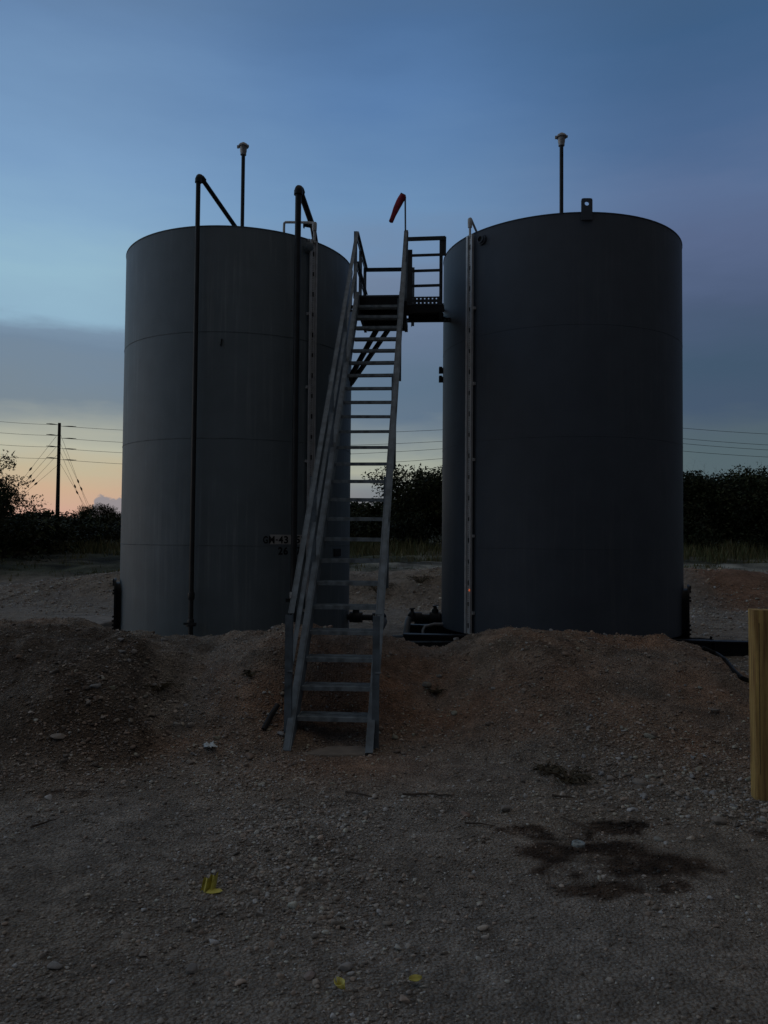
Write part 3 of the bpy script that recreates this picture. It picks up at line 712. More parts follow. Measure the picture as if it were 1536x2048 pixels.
# punched toe plate, two rows of holes
def punched(o, ax, ay, w, h, nx_, ny_, hole, thv):
    xs = []; ys = []
    px_ = w/nx_; py_ = h/ny_
    for i in range(nx_): xs += [i*px_+(px_-hole)/2, i*px_+(px_+hole)/2]
    for j in range(ny_): ys += [j*py_+(py_-hole)/2, j*py_+(py_+hole)/2]
    xs = [0]+xs+[w]; ys = [0]+ys+[h]; mb = MB()
    for i in range(len(xs)-1):
        for j in range(len(ys)-1):
            if i % 2 == 1 and j % 2 == 1: continue
            mb.prism([(xs[i],ys[j]),(xs[i+1],ys[j]),(xs[i+1],ys[j+1]),(xs[i],ys[j+1])], o, ax, ay, thv)
    return mb
pw = UX-WR-0.06
punched(dp(WR+0.05, V2-0.03, -0.036), SU, UP, pw, 0.125, 9, 2, 0.018, SV*0.004).build('toe_plate', M['galv_dark'], CT)
punched(dp(WL-0.05, 0.25, -0.30), SU, UP, 0.14, 0.10, 3, 2, 0.018, SV*0.004).build('splice_plate', M['galv_dark'], CT)
MB().box(dp((WR+UX)/2+0.03, V2+EXT-0.03, -0.075), (UX-WR-0.04, 0.03, 0.10), Rs).build('deck_edge', M['black'], CT)
punched(dp(WR+0.03, V2+EXT-0.05, -0.14), SU, UP, UX-WR+0.20, 0.055, 14, 1, 0.02, SV*0.05).build('lower_channel', M['black'], CT)
# guard rails
def rail_bar(p0, p1, name='guard_rail', w=0.05, side=1):
    mb = MB(); angle_bar(mb, p0, p1, side, w); return mb.build(name, M['galv'], CT)
RT_ = RAILH
pl = WL-0.02
for zq, nm in ((RT_-0.02,'guard_rail'),(0.46,'mid_rail')):
    rail_bar(dp(pl,0,zq), dp(pl,LEN,zq), nm)
    if zq > 0.6: rail_bar(dp(pl,LEN,zq), dp(WR+0.10,LEN,zq), nm)
for (u_, v_) in ((pl,0.0),(pl,LEN/2),(pl,LEN),(WR+0.10,LEN)):
    mb = MB(); mb.beam(dp(u_,v_,-0.04), dp(u_,v_,RT_+0.02), 0.05, 0.007, SV); mb.beam(dp(u_-0.022,v_+0.03,-0.04), dp(u_-0.022,v_+0.03,RT_+0.02), 0.007, 0.05, SV); mb.build('guard_post', M['galv'], CT)
mb = MB(); mb.beam(dp(WR+0.03,-0.01,-0.1), dp(WR+0.045,-0.01,RT_+0.02), 0.05, 0.007, SV); mb.beam(dp(WR+0.055,0.02,-0.1), dp(WR+0.07,0.02,RT_+0.0), 0.007, 0.055, SV); mb.build('guard_post', M['galv'], CT)
mb = MB(); mb.beam(dp(WR+0.055,V2,-0.15), dp(WR+0.055,V2,RT_-0.10), 0.13, 0.012, SV); mb.build('guard_post', M['galv_dark'], CT)
zr = [at(850,y,11.27).z-DZ for y in (480,513,544,574)]
for i, zq in enumerate(zr):
    mb = MB(); mb.beam(dp(WR+0.0,V2+0.02,zq), dp(UX+(0.03 if i == 0 else -0.01),V2+0.02,zq+0.01), 0.010, 0.062 if i == 0 else 0.040, UP); mb.build('guard_rail' if i == 0 else 'mid_rail', M['galv_dark'], CT)
mb = MB(); mb.beam(dp(UX-0.03,V2+0.03,-0.12), dp(UX-0.03,V2+0.03,zr[0]), 0.05, 0.010, SV); mb.beam(dp(UX+0.015,V2+0.035,zr[0]-0.25), dp(UX+0.018,V2+0.035,zr[0]+0.035), 0.055, 0.012, SV); mb.build('guard_post', M['galv_dark'], CT)
# diagonal braces down to the left tank, and the arms to the right tank
for (xa, ya), (xb, yb), Ya, Yb in (((762,650),(700,762),11.6,12.5),((787,650),(704,770),12.2,12.75)):
    mb = MB(); angle_bar(mb, at(xa,ya,Ya), at(xb,yb,Yb), 1, 0.06, 0.008, (0,-1,0.3)); mb.build('brace', M['black'], CT)
q = at(701,766,12.6); MB().box(q+Vector((-0.03,0,0)), (0.12,0.06,0.11)).build('brace_bracket', M['black'], CT)
q = at(706,614,12.5); MB().box(q, (0.16,0.05,0.045)).box(q+Vector((-0.02,0,-0.06)), (0.10,0.05,0.02)).build('wall_arm', M['black'], CT)
for py in (612, 631):
    d = ray(889, py); nn = Vector((-d.y, d.x, 0)).normalized(); e_ = RC+nn*(R+0.005)+UP*at(889,py,12.15).z
    mb = MB(); mb.beam(dp(UX-0.04, V2+0.3, -0.06 if py == 612 else -0.10), e_, 0.04, 0.04); mb.box(e_-UP*(-0.035), (0.06,0.07,0.10)); mb.build('wall_arm', M['black'], CT)

# windsock on the right rail
WS = thing('windsock', 'small limp red windsock on a thin pole above the stair top', 'windsock', dp(WR+0.09, -0.02, RT_-0.2))
wt = at(810.5, 396, 10.86); wb = Vector((at(812.5, 500, 10.86).x, 10.86, DZ-0.02))
MB().tube([wb, Vector((wt.x, wt.y, wt.z-0.05)), wt], 0.012, 8).build('pole', M['galv'], WS, True)
w0 = at(806, 391, 10.84); w1 = at(781.5, 444, 10.80); ax = (w1-w0); Ls = ax.length
MB().tube([wt, at(810,391,10.86), at(802,387,10.85), at(800.5,391,10.85)], 0.014, 8).build('swivel_arm', M['galv'], WS, True)
vs = []; fs = []; nseg, nr = 14, 20; xq, yq, zq = MB().frame(ax, (0,1,0))
for i in range(nseg+1):
    t_ = i/nseg; c = w0.lerp(w1, t_)+xq*(0.004*math.sin(PI*t_)); rr = 0.047*(1-t_)+0.030*t_+0.006*math.sin(PI*min(1,t_*1.3))
    for k in range(nr):
        a_ = 2*PI*k/nr; fo = 1+0.12*math.sin(3*a_+4*t_)+0.06*math.sin(7*a_+9*t_)
        vs.append(c+(xq*math.cos(a_)+yq*math.sin(a_)*0.75)*rr*fo)
for i in range(nseg):
    for k in range(nr): fs.append((i*nr+k, i*nr+(k+1)%nr, (i+1)*nr+(k+1)%nr, (i+1)*nr+k))
sock = MB().add(vs, fs).build('sock', M['red'], WS, True, 80)
md = sock.modifiers.new('solid', 'SOLIDIFY'); md.thickness = 0.003

# ------------------------------------------------------------------ outlet pipes and valves between the tanks
def outlet(label, tank_c, side, pxs, elbow_px, Yp):
    """side +1: pipe runs from the left tank to the right"""
    pz = at(pxs[0], 1235, Yp).z
    root = tank_c+ROWU*(side*(R-0.05)); root = Vector((root.x, root.y, pz))
    end = at(elbow_px[0], 1236, Yp); end = root+ROWU*side*abs((end-root).dot(ROWU))
    O = thing('outlet_pipe', label, 'pipe', (root.x, root.y, hz(root.x, root.y)), 'outlet pipes between the tanks')
    bend = arc_elbow(root, end, end+Vector((elbow_px[1],-0.55,-0.30)), 0.16, 8)
    tail = end+Vector((elbow_px[1],-0.55,-0.30))
    MB().tube([root, bend[0]], 0.048, 18).build('pipe', M['pipe'], O, True)
    MB().tube(bend+[tail, tail+Vector((elbow_px[1]*0.3,-0.25,-0.35))], 0.052, 18).build('curved_pipe', M['curved'], O, True)
    for f_ in (0.20, 0.52):
        c = root.lerp(bend[0], f_); MB().lathe([(0.085,-0.02),(0.085,0.02)], c, ROWU, 20).build('flange', M['pipe'], O, True)
    c = root.lerp(bend[0], 0.36)
    vb = MB().lathe([(0.055,-0.10),(0.075,-0.085),(0.088,-0.03),(0.088,0.03),(0.075,0.085),(0.055,0.10)], c, ROWU, 20).lathe([(0.06,0.06),(0.05,0.13),(0.03,0.14),(0.03,0.17)], c, UP, 14).build('valve_body', M['pipe'], O, True)
    MB().beam(c+UP*0.175-ROWU*0.03-ROWV*0.03, c+UP*0.19+ROWU*0.05+ROWV*0.06, 0.03, 0.014).build('valve_handle', M['black'], vb)
    cc = MB().lathe([(0.075,-0.06),(0.08,0.0),(0.075,0.06)], bend[0], ROWU, 18).lathe([(0.07,-0.05),(0.075,0.04),(0.05,0.08),(0.028,0.1),(0.028,0.145)], bend[3], UP, 16).build('elbow_body', M['pipe'], O, True)
    MB().beam(bend[3]+UP*0.14-ROWU*0.04, bend[3]+UP*0.15+ROWU*0.05, 0.025, 0.016).build('valve_handle', M['black'], cc)
outlet('black valved outlet pipe leaving the left tank, partly behind the stairs', LC, 1, (700,), (772,-0.18), 12.45)
outlet('black valved outlet pipe leaving the right tank and curving to the ground', RC, -1, (884,), (816,-0.06), 12.35)
p = at(846, 1262, 11.9); q = at(858,1252,12.0); gz = hz(p.x,p.y)
O = MB().tube([Vector((p.x,p.y,gz-0.05)), p+Vector((0,0,0.02)), p+Vector((0.03,0.0,0.07)), q+Vector((0.08,0.0,0.03)), q+Vector((0.42,0.03,0.03))], 0.022, 12).build('drain_pipe', M['alu_cap'], None, True)
tag(O, 'pale bent drain pipe below the right tank valve', 'pipe')
a_ = at(740,1281,11.35); b_ = at(905,1281,11.3)
for i, (py, Y, rr, lab) in enumerate(((1273,11.75,0.02,'thin pale pipe lying on the ground between the two tanks, the farther'),(1284,11.2,0.015,'thin pale pipe lying before the black skid, the nearer'))):
    u0 = at(778 if i == 0 else 800, py, Y); u1 = at(884 if i == 0 else 925, py-1, Y-0.05)
    o = MB().tube([Vector((u0.x,u0.y,max(u0.z,hz(u0.x,u0.y)))), Vector((u1.x,u1.y,max(u1.z,hz(u1.x,u1.y))))], rr, 10).build('ground_pipe', M['galv'], None, True); tag(o, lab, 'pipe', 'thin pipes between the tanks')
# long black beam at the right and the black hose at the end of the bank
p0 = at(1374, 1296, 11.32); p1 = at(1620, 1300, 11.1); mb = MB()
for zq, w, h in ((0.0,0.16,0.02),(0.09,0.018,0.16),(0.18,0.16,0.02)):
    mb.beam((p0.x,p0.y,zq+0.01), (p1.x,p1.y,zq+0.01), w, h)
for x in (p0.x+0.35, p0.x+1.0, p0.x+1.6): mb.box((x, 11.25, 0.10), (0.012,0.15,0.155))
tag(mb.build('steel_beam', M['black']), 'long black steel beam lying right of the right tank', 'beam')
q = at(1385, 1279, 11.45); mb = MB().tube([q+Vector((-0.12,0,0)), q+Vector((0.1,0,0.01)), q+Vector((0.30,-0.02,-0.01))], 0.022, 10).tube([q+Vector((0.26,-0.02,0)), q+Vector((0.27,-0.02,0.05))], 0.02, 8).box(q+Vector((-0.04,0,-0.06)), (0.22,0.16,0.14))
tag(mb.build('pipe_stub', M['black']), 'short black pipe stub beside the foot of the right tank', 'pipe')
pts = []
for px, py in ((1405,1297),(1432,1308),(1452,1322),(1468,1343),(1484,1358),(1505,1366),(1560,1374)):
    g = ground_hit(px, py+3); pts.append(g+Vector((0,0,0.02)))
tag(MB().tube(pts, 0.02, 10).build('hose', M['black'], None, True), 'black hose lying along the right end of the bank', 'hose')
# pale slab on the ground at the left
g = atz(150, 1241, 0.12); mb = MB(); mb.prism([(-0.62,-0.5),(0.55,-0.62),(0.75,0.25),(0.2,0.7),(-0.5,0.65)], (g.x,g.y,hz(g.x,g.y)-0.05), (1,0,0.03), (0,1,0.05), (0,0,0.15))
tag(mb.build('concrete_slab', M['concrete'], None, bevel=0.03), 'pale broken concrete slab behind the bank left of the left tank', 'slab')
# pad under the stair foot
g = ground_hit(650, 1505); mb = MB(); mb.prism([(-0.36,-0.10),(0.0,-0.12),(0.36,-0.08),(0.35,0.14),(0.1,0.17),(-0.33,0.15)], (g.x,g.y,g.z-0.04), SU, SV, (0,0,0.055))
tag(mb.build('stair_pad', M['concrete'], None, bevel=0.012), 'dusty flat pad under the foot of the stairway', 'slab')

# ------------------------------------------------------------------ yellow post
pb = ground_hit(1527, 1598); ph = at(1516, 1219, pb.y).z
YP = thing('marker_post', 'worn yellow wooden post standing at the right edge', 'post', (pb.x, pb.y, pb.z))
Rp = Matrix.Rotation(math.radians(-9), 3, 'Z') 
w_ = 0.118; hgt = ph-pb.z+0.15
mb = MB(); n_ = 10
prof = [(-w_/2+0.02,-w_/2),(w_/2-0.02,-w_/2),(w_/2-0.006,-w_/2+0.006),(w_/2,-w_/2+0.02),(w_/2,w_/2-0.01),(w_/2-0.01,w_/2),(-w_/2+0.01,w_/2),(-w_/2,w_/2-0.01),(-w_/2,-w_/2+0.02),(-w_/2+0.006,-w_/2+0.006)]
vs = []; fs = []; lv = 24; m_ = len(prof)
for i in range(lv+1):
    t_ = i/lv; z = -0.15+hgt*t_
    for k, (x, y) in enumerate(prof):
        j = 0.0025*math.sin(z*9+k)+0.0015*math.sin(z*31+2*k)
        vs.append(Vector((pb.x,pb.y,pb.z))+Rp @ Vector((x*(1+j*6)-0.012*t_+0.0, y*(1+j*6), z)))
for i in range(lv):
    for k in range(m_): fs.append((i*m_+k, i*m_+(k+1)%m_, (i+1)*m_+(k+1)%m_, (i+1)*m_+k))
fs.append(tuple(lv*m_+k for k in range(m_)))
MB().add(vs, fs).build('timber', M['wood'], YP, True, 35)
c = Vector((pb.x,pb.y,pb.z))+Rp @ Vector((-w_/2+0.022,-w_/2-0.0005,hgt*0.5))
MB().beam(c-UP*0.45*hgt+Vector((0,0,0.1)), c+UP*0.33*hgt, 0.004, 0.002).build('crack', M['twig'], YP)

# ------------------------------------------------------------------ litter and twigs
def crumple(name, px, py, size, m_, label, cat, seed, tall=0.6, group=None):
    p = ground_hit(px, py); r = np.random.default_rng(seed); k = 9
    vs = []; fs = []
    for i in range(k):
        for j in range(k):
            u, v = i/(k-1)-0.5, j/(k-1)-0.5
            z = tall*(abs(math.sin(3.1*u+seed))*0.35+abs(math.sin(5*v+2*u+seed*2))*0.3)*size+0.004+(r.random()-0.3)*0.12*size
            vs.append((u*size*(1-0.25*abs(v))+(r.random()-.5)*size*0.06, v*size*0.7*(1-0.3*abs(u))+(r.random()-.5)*size*0.06, max(0.002, z)))
    for i in range(k-1):
        for j in range(k-1): fs.append((i*k+j,(i+1)*k+j,(i+1)*k+j+1,i*k+j+1))
    o = MB().add(vs, fs).build(name, m_, None, True, 50); o.location = p; o.rotation_euler = (0,0,seed*0.7)
    md = o.modifiers.new('solid','SOLIDIFY'); md.thickness = 0.002
    return tag(o, label, cat, group)
crumple('plastic_wrapper', 421, 1500, 0.13, M['white'], 'crumpled white plastic wrapper on the stones left of the stair foot', 'litter', 3, 0.4)
# torn yellow scrap: an upright folded piece with a flat lip
p = ground_hit(418, 1783); s = 0.075
T = thing('yellow_scrap', 'largest yellow scrap, crumpled and upright on the gravel', 'litter', p, 'yellow scraps on the ground')
vs = []; fs = []
for i in range(13):
    t_ = i/12; x = -0.040+0.068*t_; y = 0.014*math.sin(t_*14)-0.006
    hgt_ = 0.052+0.028*t_+0.006*math.sin(i*2.3)
    vs += [(x,y,0.002),(x+0.006,y+0.012,hgt_*0.55),(x+0.010,y+0.016,hgt_)]
for i in range(12):
    for j in range(2): fs.append((3*i+j,3*i+3+j,3*i+4+j,3*i+1+j))
MB().add([Vector(v)+p for v in vs], fs).build('folded_piece', M['yellow'], T, True, 60)
MB().prism([(-0.012,-0.03),(0.02,-0.038),(0.052,-0.032),(0.066,-0.02),(0.05,-0.002),(0.0,0.0)], p+Vector((0.002,0,0.010)), (1,0,0.06), (0,1,0.15), (0,0,0.002)).build('flat_lip', M['yellow'], T)
def petal(px, py, s, rot, label, curl):
    p = ground_hit(px, py); vs = []; fs = []; k = 8
    for i in range(k+1):
        for j in range(5):
            t_ = i/k; w = math.sin(PI*min(0.97,t_*0.93+0.06))**0.7*0.42; q_ = (j/4-0.5)*2
            x, y, z = (t_-0.5)*s, q_*w*s*0.8, 0.006+curl*s*(q_*q_*0.45+(t_-0.4)**2*0.5)
            vs.append(Vector((x,y,z)))
    for i in range(k):
        for j in range(4): fs.append((i*5+j,(i+1)*5+j,(i+1)*5+j+1,i*5+j+1))
    o = MB().add(vs, fs).build('yellow_scrap', M['yellow'], None, True, 80); o.location = p+Vector((0,0,0.012)); o.rotation_euler = (0.28,0.05,rot)
    md = o.modifiers.new('solid','SOLIDIFY'); md.thickness = 0.002
    tag(o, label, 'litter', 'yellow scraps on the ground')
petal(683,1987,0.056,-0.9,'small curled yellow scrap with a hollow, the left one near the bottom edge',1.0)
petal(830,1972,0.050,0.25,'small flat triangular yellow scrap, the right one near the bottom edge',0.4)
p = ground_hit(1157, 1691)
o = MB().lathe([(0.004,0.006),(0.018,0.006),(0.020,0.010),(0.028,0.010),(0.034,0.007),(0.036,0.0),(0.036,-0.01)], (0,0,0), n=28, cap=False).build('metal_lid', M['lid'], None, True, 30); o.location = p+Vector((0,0,0.008)); o.rotation_euler = (0.06,0.03,0)
tag(o, 'small round metal lid lying in the dark oil stain', 'lid')
def stick(pts, r, label, m_=M['twig'], seed=0, lift=0.01):
    P = [ground_hit(*q)+Vector((0,0,lift)) for q in pts]; rr = random.Random(seed); Q = []
    for i in range(len(P)-1):
        for j in range(4): Q.append(P[i].lerp(P[i+1], j/4)+Vector((rr.uniform(-1,1)*r*0.6, rr.uniform(-1,1)*r*0.6, rr.uniform(0,1)*r)))
    Q.append(P[-1]); rs = [r*(1-0.5*i/(len(Q)-1)) for i in range(len(Q))]
    tag(MB().tube(Q, rs, 7).build('stick', m_, None, True), label, 'stick', 'dead sticks on the ground')
p0 = ground_hit(527,1462)+Vector((0,0,0.01)); p1 = ground_hit(556,1424)+Vector((0,-0.02,0.06))
tag(MB().tube([p0, p0.lerp(p1,0.5)+Vector((0,0,0.01)), p1], [0.022,0.024,0.02], 9).build('pipe_offcut', M['black'], None, True), 'short dark pipe offcut leaning on the bank left of the stairs', 'pipe')
stick([(806,1594),(850,1592),(905,1596)], 0.009, 'thick dark stick lying below the stair foot', seed=1)
stick([(690,1588),(752,1598)], 0.007, 'thin dark stick just left of the thick one below the stairs', seed=2)
stick([(1105,1596),(1150,1600)], 0.008, 'short dark stick below the weed on the right bank', seed=3)
stick([(930,1650),(990,1656)], 0.006, 'thin twig on the flat ground left of the oil stain', seed=4)
stick([(1122,1640),(1180,1665)], 0.006, 'bent twig above the round metal lid', seed=5)
stick([(60,1660),(112,1643)], 0.007, 'thin straight twig near the left edge of the yard', seed=6)
def weed(px, py, s, nb, label, seed):
    p = ground_hit(px, py); r = random.Random(seed); mb = MB()
    for i in range(nb):
        a_ = r.uniform(0,2*PI); l = s*r.uniform(0.5,1.1); d_ = Vector((math.cos(a_), math.sin(a_), 0)); q0 = d_*r.uniform(0,0.25)*s
        mb.tube([q0, q0+d_*l*0.3+UP*l*0.35, q0+d_*l*0.7+UP*l*0.42, q0+d_*l+UP*l*0.22], [0.004,0.0035,0.003,0.001], 4)
        for j in range(3):
            c = q0+d_*l*r.uniform(0.3,1)+UP*l*r.uniform(0.2,0.45); w = 0.012+0.01*r.random(); e = Vector((r.uniform(-1,1),r.uniform(-1,1),r.uniform(-.4,.4)))*w*1.6; g_ = Vector((r.uniform(-1,1),r.uniform(-1,1),r.uniform(-.4,.4)))*w
            mb.add([c-e, c+g_, c+e, c-g_], [(0,1,2,3)])
    o = mb.build('weed', M['weed']); o.location = p; tag(o, label, 'weed', 'dry weeds on the bank')
weed(1135,1566,0.17,34,'broad dark dry weed low on the bank right of the stairs',1)
weed(1095,1545,0.12,22,'small dry weed just left of the broad one on the right bank',2)
weed(875,1388,0.10,26,'dark weed beside the rounded rock right of the stairs',3)
weed(500,1353,0.09,22,'dark weed high on the bank left of the stairs',4)
weed(318,1382,0.15,34,'dark weed in the hollow at the top of the rubble bank on the left',5)
weed(760,1186,0.55,70,'dark weed clump far behind the stairs on the rear bank',6)
weed(840,1166,0.4,50,'dark weed clump on the rear bank seen between the tanks',7)

# ------------------------------------------------------------------ power pole and lines
YPOLE = 70.0
pt = at(119, 846, YPOLE); pbm = at(114.5, 1045, YPOLE)
PP = thing('utility_pole', 'tall dark wooden power pole with guy wires, left of the tanks', 'power pole', (pbm.x, pbm.y, hz(pbm.x, pbm.y)))
foot = Vector((pbm.x, YPOLE, hz(pbm.x, YPOLE)-0.3))
MB().tube([foot, foot.lerp(pt,0.5), pt], [0.19,0.16,0.13], 14).build('pole', M['polewood'], PP, True)
def catenary(a, b, sag, n=24):
    return [a.lerp(b, i/n)-Vector((0,0,sag*4*(i/n)*(1-i/n))) for i in range(n+1)]
lv = [849.5, 871, 894, 917]; lvr = [852, 876, 897, 919]
WRD = 0.015
YQ = 60.0
lev2 = [838, 858, 868, 884]
labs = ['top','second','third','lowest']
p2 = at(1190, 836, YQ)
for i in range(4):
    a_ = at(118.5, lv[i], YPOLE)
    MB().tube([a_+Vector((-0.15,0,0)), a_+Vector((-0.45,-0.1,0.03)), a_+Vector((-0.7,-0.15,0.05)), a_+Vector((-1.1,-0.2,0.06))], [0.02,0.045,0.05,0.02], 8).build('insulator', M['wire'], PP, True)
    b_ = at(118.5, lvr[i], YPOLE); MB().tube([b_+Vector((0.3,0,-0.02)), b_+Vector((0.9,-0.05,-0.03)), b_+Vector((1.6,-0.1,-0.05))], [0.02,0.05,0.02], 8).build('insulator', M['wire'], PP, True)
    e_ = at(-260, lv[i]-46+i*3, 52.0)
    o = MB().tube(catenary(a_, e_, 0.35), WRD, 6).build('power_cable', M['wire'], None, True)
    tag(o, f'{labs[i]} overhead cable running left from the power pole', 'cable', 'overhead cables')
    c_ = Vector((p2.x, YQ, at(1190, lev2[i], YQ).z))
    o = MB().tube(catenary(b_, c_, 0.95+0.1*i, 40), WRD, 6).build('power_cable', M['wire'], None, True)
    tag(o, f'{labs[i]} overhead cable passing behind the tanks from the power pole', 'cable', 'overhead cables')
    f_ = at(1960, lev2[i]+[34,38,38,34][i], 62.0)
    o = MB().tube(catenary(c_, f_, 0.6, 24), WRD, 6).build('power_cable', M['wire'], None, True)
    tag(o, f'{labs[i]} overhead cable crossing the sky right of the right tank', 'cable', 'overhead cables')
for (x0,y0,x1,y1,Yg) in ((116,868,30,978,66),(116,890,32,985,66),(116,908,40,990,66),(116,930,45,990,66),(121,868,172,1005,74),(121,888,186,1028,74),(121,905,165,1008,74),(121,928,170,1012,74)):
    a_ = at(x0,y0,YPOLE); b_ = at(x1,y1,Yg); d_ = b_-a_; k = (hz(b_.x,b_.y)-a_.z)/d_.z; e_ = a_+d_*min(k,3.0)
    g_ = MB().tube([a_, e_], 0.012, 5).build('guy_wire', M['wire'], PP, True)
    c_ = a_.lerp(b_, 0.62+0.06*random.random()); MB().tube([c_-d_.normalized()*0.2, c_, c_+d_.normalized()*0.2], [0.04,0.09,0.04], 7).build('guy_insulator', M['wire'], g_, True)
P2 = thing('utility_pole', 'second dark power pole standing hidden behind the right tank', 'power pole', (p2.x, p2.y, hz(p2.x,p2.y)))
f2 = Vector((p2.x, YQ, hz(p2.x,YQ)-0.3)); MB().tube([f2, f2.lerp(p2,0.5), p2], [0.19,0.16,0.13], 14).build('pole', M['polewood'], P2, True)

# ------------------------------------------------------------------ trees and brush
def leaf_cloud(centres, radii, n_each, size, seed, cols, squash=0.8, lo=None):
    r = np.random.default_rng(seed); Vv = []; Cc = []
    for c, rad in zip(centres, radii):
        n = int(n_each*(rad/0.6)**2)+6
        d = r.normal(size=(n,3)); d /= np.linalg.norm(d,axis=1)[:,None]; d *= (r.random((n,1))**0.45)*rad*np.array([1,1,squash])
        p_ = np.array(c)[None,:]+d
        s = size*(0.55+0.9*r.random((n,1)))
        a = r.normal(size=(n,3)); a /= np.linalg.norm(a,axis=1)[:,None]; b_ = np.cross(a, r.normal(size=(n,3))); b_ /= np.linalg.norm(b_,axis=1)[:,None]
        q = np.stack([p_-a*s, p_+b_*s*0.42, p_+a*s, p_-b_*s*0.42], 1)
        Vv.append(q.reshape(-1,3))
        col = np.array(cols)[r.integers(0,len(cols),n)]*(0.6+0.8*r.random((n,1)))*(0.7+0.6*r.random())
        Cc.append(np.repeat(col,4,0))
    Vv = np.concatenate(Vv); Cc = np.concatenate(Cc); Ff = np.arange(len(Vv)).reshape(-1,4)
    return Vv, Ff, Cc
GREEN = [(0.030,0.042,0.016),(0.040,0.050,0.020),(0.022,0.034,0.013),(0.048,0.052,0.024)]
def make_tree(name, H, spread, seed, trunks=3, low=0.12, leaves=80, lsize=0.075, bare=False, cat='tree', rf=1.0, thick=1.0):
    r = random.Random(seed); T = thing(name, 'x', cat, (0,0,0)); tm = MB(); lm = MB(); tips = []
    def grow(p, d, l, rad, lev, mb):
        P = [p]; dd = d.copy(); nseg = 4
        for i in range(nseg):
            dd = (dd+Vector((r.uniform(-1,1),r.uniform(-1,1),r.uniform(-0.5,0.7)))*0.28).normalized(); P.append(P[-1]+dd*l/nseg)
        rs = [rad*(1-0.55*i/nseg) for i in range(nseg+1)]; mb.tube(P, rs, 6 if lev < 2 else 4, False)
        if lev >= (4 if bare else 3):
            tips.append(P[-1]); return
        if lev >= 1: tips.append(P[2]); tips.append(P[-1])
        for k in range(r.randint(2,4) if lev < 3 else 3):
            q = P[r.randint(2,nseg)]; a = r.uniform(0,2*PI); nd = (dd*0.5+Vector((math.cos(a)*spread/H*1.6, math.sin(a)*spread/H*1.6, r.uniform(0.0,0.75)))).normalized()
            grow(q, nd, l*r.uniform(0.5,0.75), rs[-1]*0.75, lev+1, lm)
    for k in range(trunks):
        a = 2*PI*k/trunks+r.uniform(-.5,.5); grow(Vector((math.cos(a)*0.12,math.sin(a)*0.12,-0.1)), Vector((math.cos(a)*0.35*spread/H,math.sin(a)*0.35*spread/H,1)).normalized(), H*0.42, 0.035*H/2.2*thick, 0, tm)
    tm.add(lm.v, lm.f); tm.build('trunk', M['bare'] if bare else M['bark'], T, True)
    top = max(p.z for p in tips)
    if not bare:
        cen = [p[:] for p in tips]; rad = [r.uniform(0.28,0.62)*H/4.5*rf for _ in tips]
        # skirts of foliage down to the ground
        for k in range(int(14*spread)):
            a = r.uniform(0,2*PI); q = spread*0.55*math.sqrt(r.random()); cen.append((q*math.cos(a), q*math.sin(a), H*r.uniform(low,0.55))); rad.append(r.uniform(0.3,0.6)*H/4.5)
        v, f, c = leaf_cloud(cen, rad, leaves, lsize, seed+9, GREEN)
        np_mesh('crown', v, 4, f, M['leaf'], c, T)
        top = v[:,2].max()
    T['_h'] = top
    return T
protos = [make_tree('tree', 5.2, 3.4, 3), make_tree('tree', 4.6, 3.8, 14), make_tree('tree', 5.6, 3.0, 25), make_tree('shrub', 3.0, 3.2, 36, 4, 0.02, 90, 0.07, cat='shrub'), make_tree('shrub', 2.6, 3.6, 47, 5, 0.0, 90, 0.07, cat='shrub')]
bare_p = make_tree('bare_tree', 5.0, 2.6, 58, 3, bare=True)
near_p = make_tree('tree', 5.6, 4.2, 69, 2, 0.25, 190, 0.05, rf=0.5, thick=1.3)
used = set()
def place(proto, px, top_y, Y, rot, label, group, widen=1.0):
    T = proto if proto not in used else copy_tree(proto)
    used.add(proto)
    p = at(px, top_y, Y); g = hz(p.x, p.y); s = (p.z-g)/proto['_h']
    T.location = (p.x, p.y, g-0.05); T.scale = (s*widen, s*widen, s); T.rotation_euler = (0,0,rot)
    T['label'] = label; T['group'] = group
    return T
GT = 'trees and shrubs along the far edge'
A, B_, C_, S1, S2 = protos
place(near_p, -62, 900, 34, 0.6, 'feathery tree leaning in at the left edge of the photo', GT, 1.0)
lst = [
 (S1,12,985,40,0.3,'broad dark shrub under the feathery tree at the left edge',1.5),(S2,62,1012,46,1.2,'rounded dark shrub just left of the power pole',1.5),
 (S1,108,1026,62,2.0,'low shrub at the foot of the power pole',1.3),(S2,150,1028,63,2.9,'low flat shrub just right of the power pole',1.3),
 (A,205,1004,64,0.9,'small tree with a pointed top left of the left tank',1.2),(S1,238,1022,62,4.0,'low shrub touching the outline of the left tank',1.4),
 (S2,712,996,58,0.2,'low shrub showing between the stair treads',1.4),(S1,748,984,56,1.9,'middle shrub showing through the upper stair gap',1.4),
 (S1,792,978,55,3.1,'bushy shrub just right of the stairway',1.3),(A,848,926,52,2.2,'tall leafy tree between the stairs and the right tank',1.15),(B_,905,922,53,0.7,'tall dense tree touching the left outline of the right tank',1.2),
 (B_,1388,932,52,1.1,'dense tree touching the right outline of the right tank',1.2),(A,1428,934,54,4.4,'leafy tree in front of the bare one, right of the tank',1.2),
 (C_,1466,925,52,5.2,'tallest leafy tree right of the right tank',1.3),(A,1500,934,55,3.5,'leafy tree left of the bare tree at the right edge',1.2),(B_,1545,925,50,2.6,'dense tree cut by the right edge of the photo',1.2),
]
for pr, px, ty, Y, rot, lab, wd in lst: place(pr, px, ty, Y, rot, lab, GT, wd)
place(bare_p, 1432, 908, 57, 0.0, 'bare grey tree above the crowns, nearer the right tank', GT, 0.8)
place(bare_p, 1526, 905, 54, 2.1, 'bare grey tree above the crowns at the right edge', GT, 0.8)
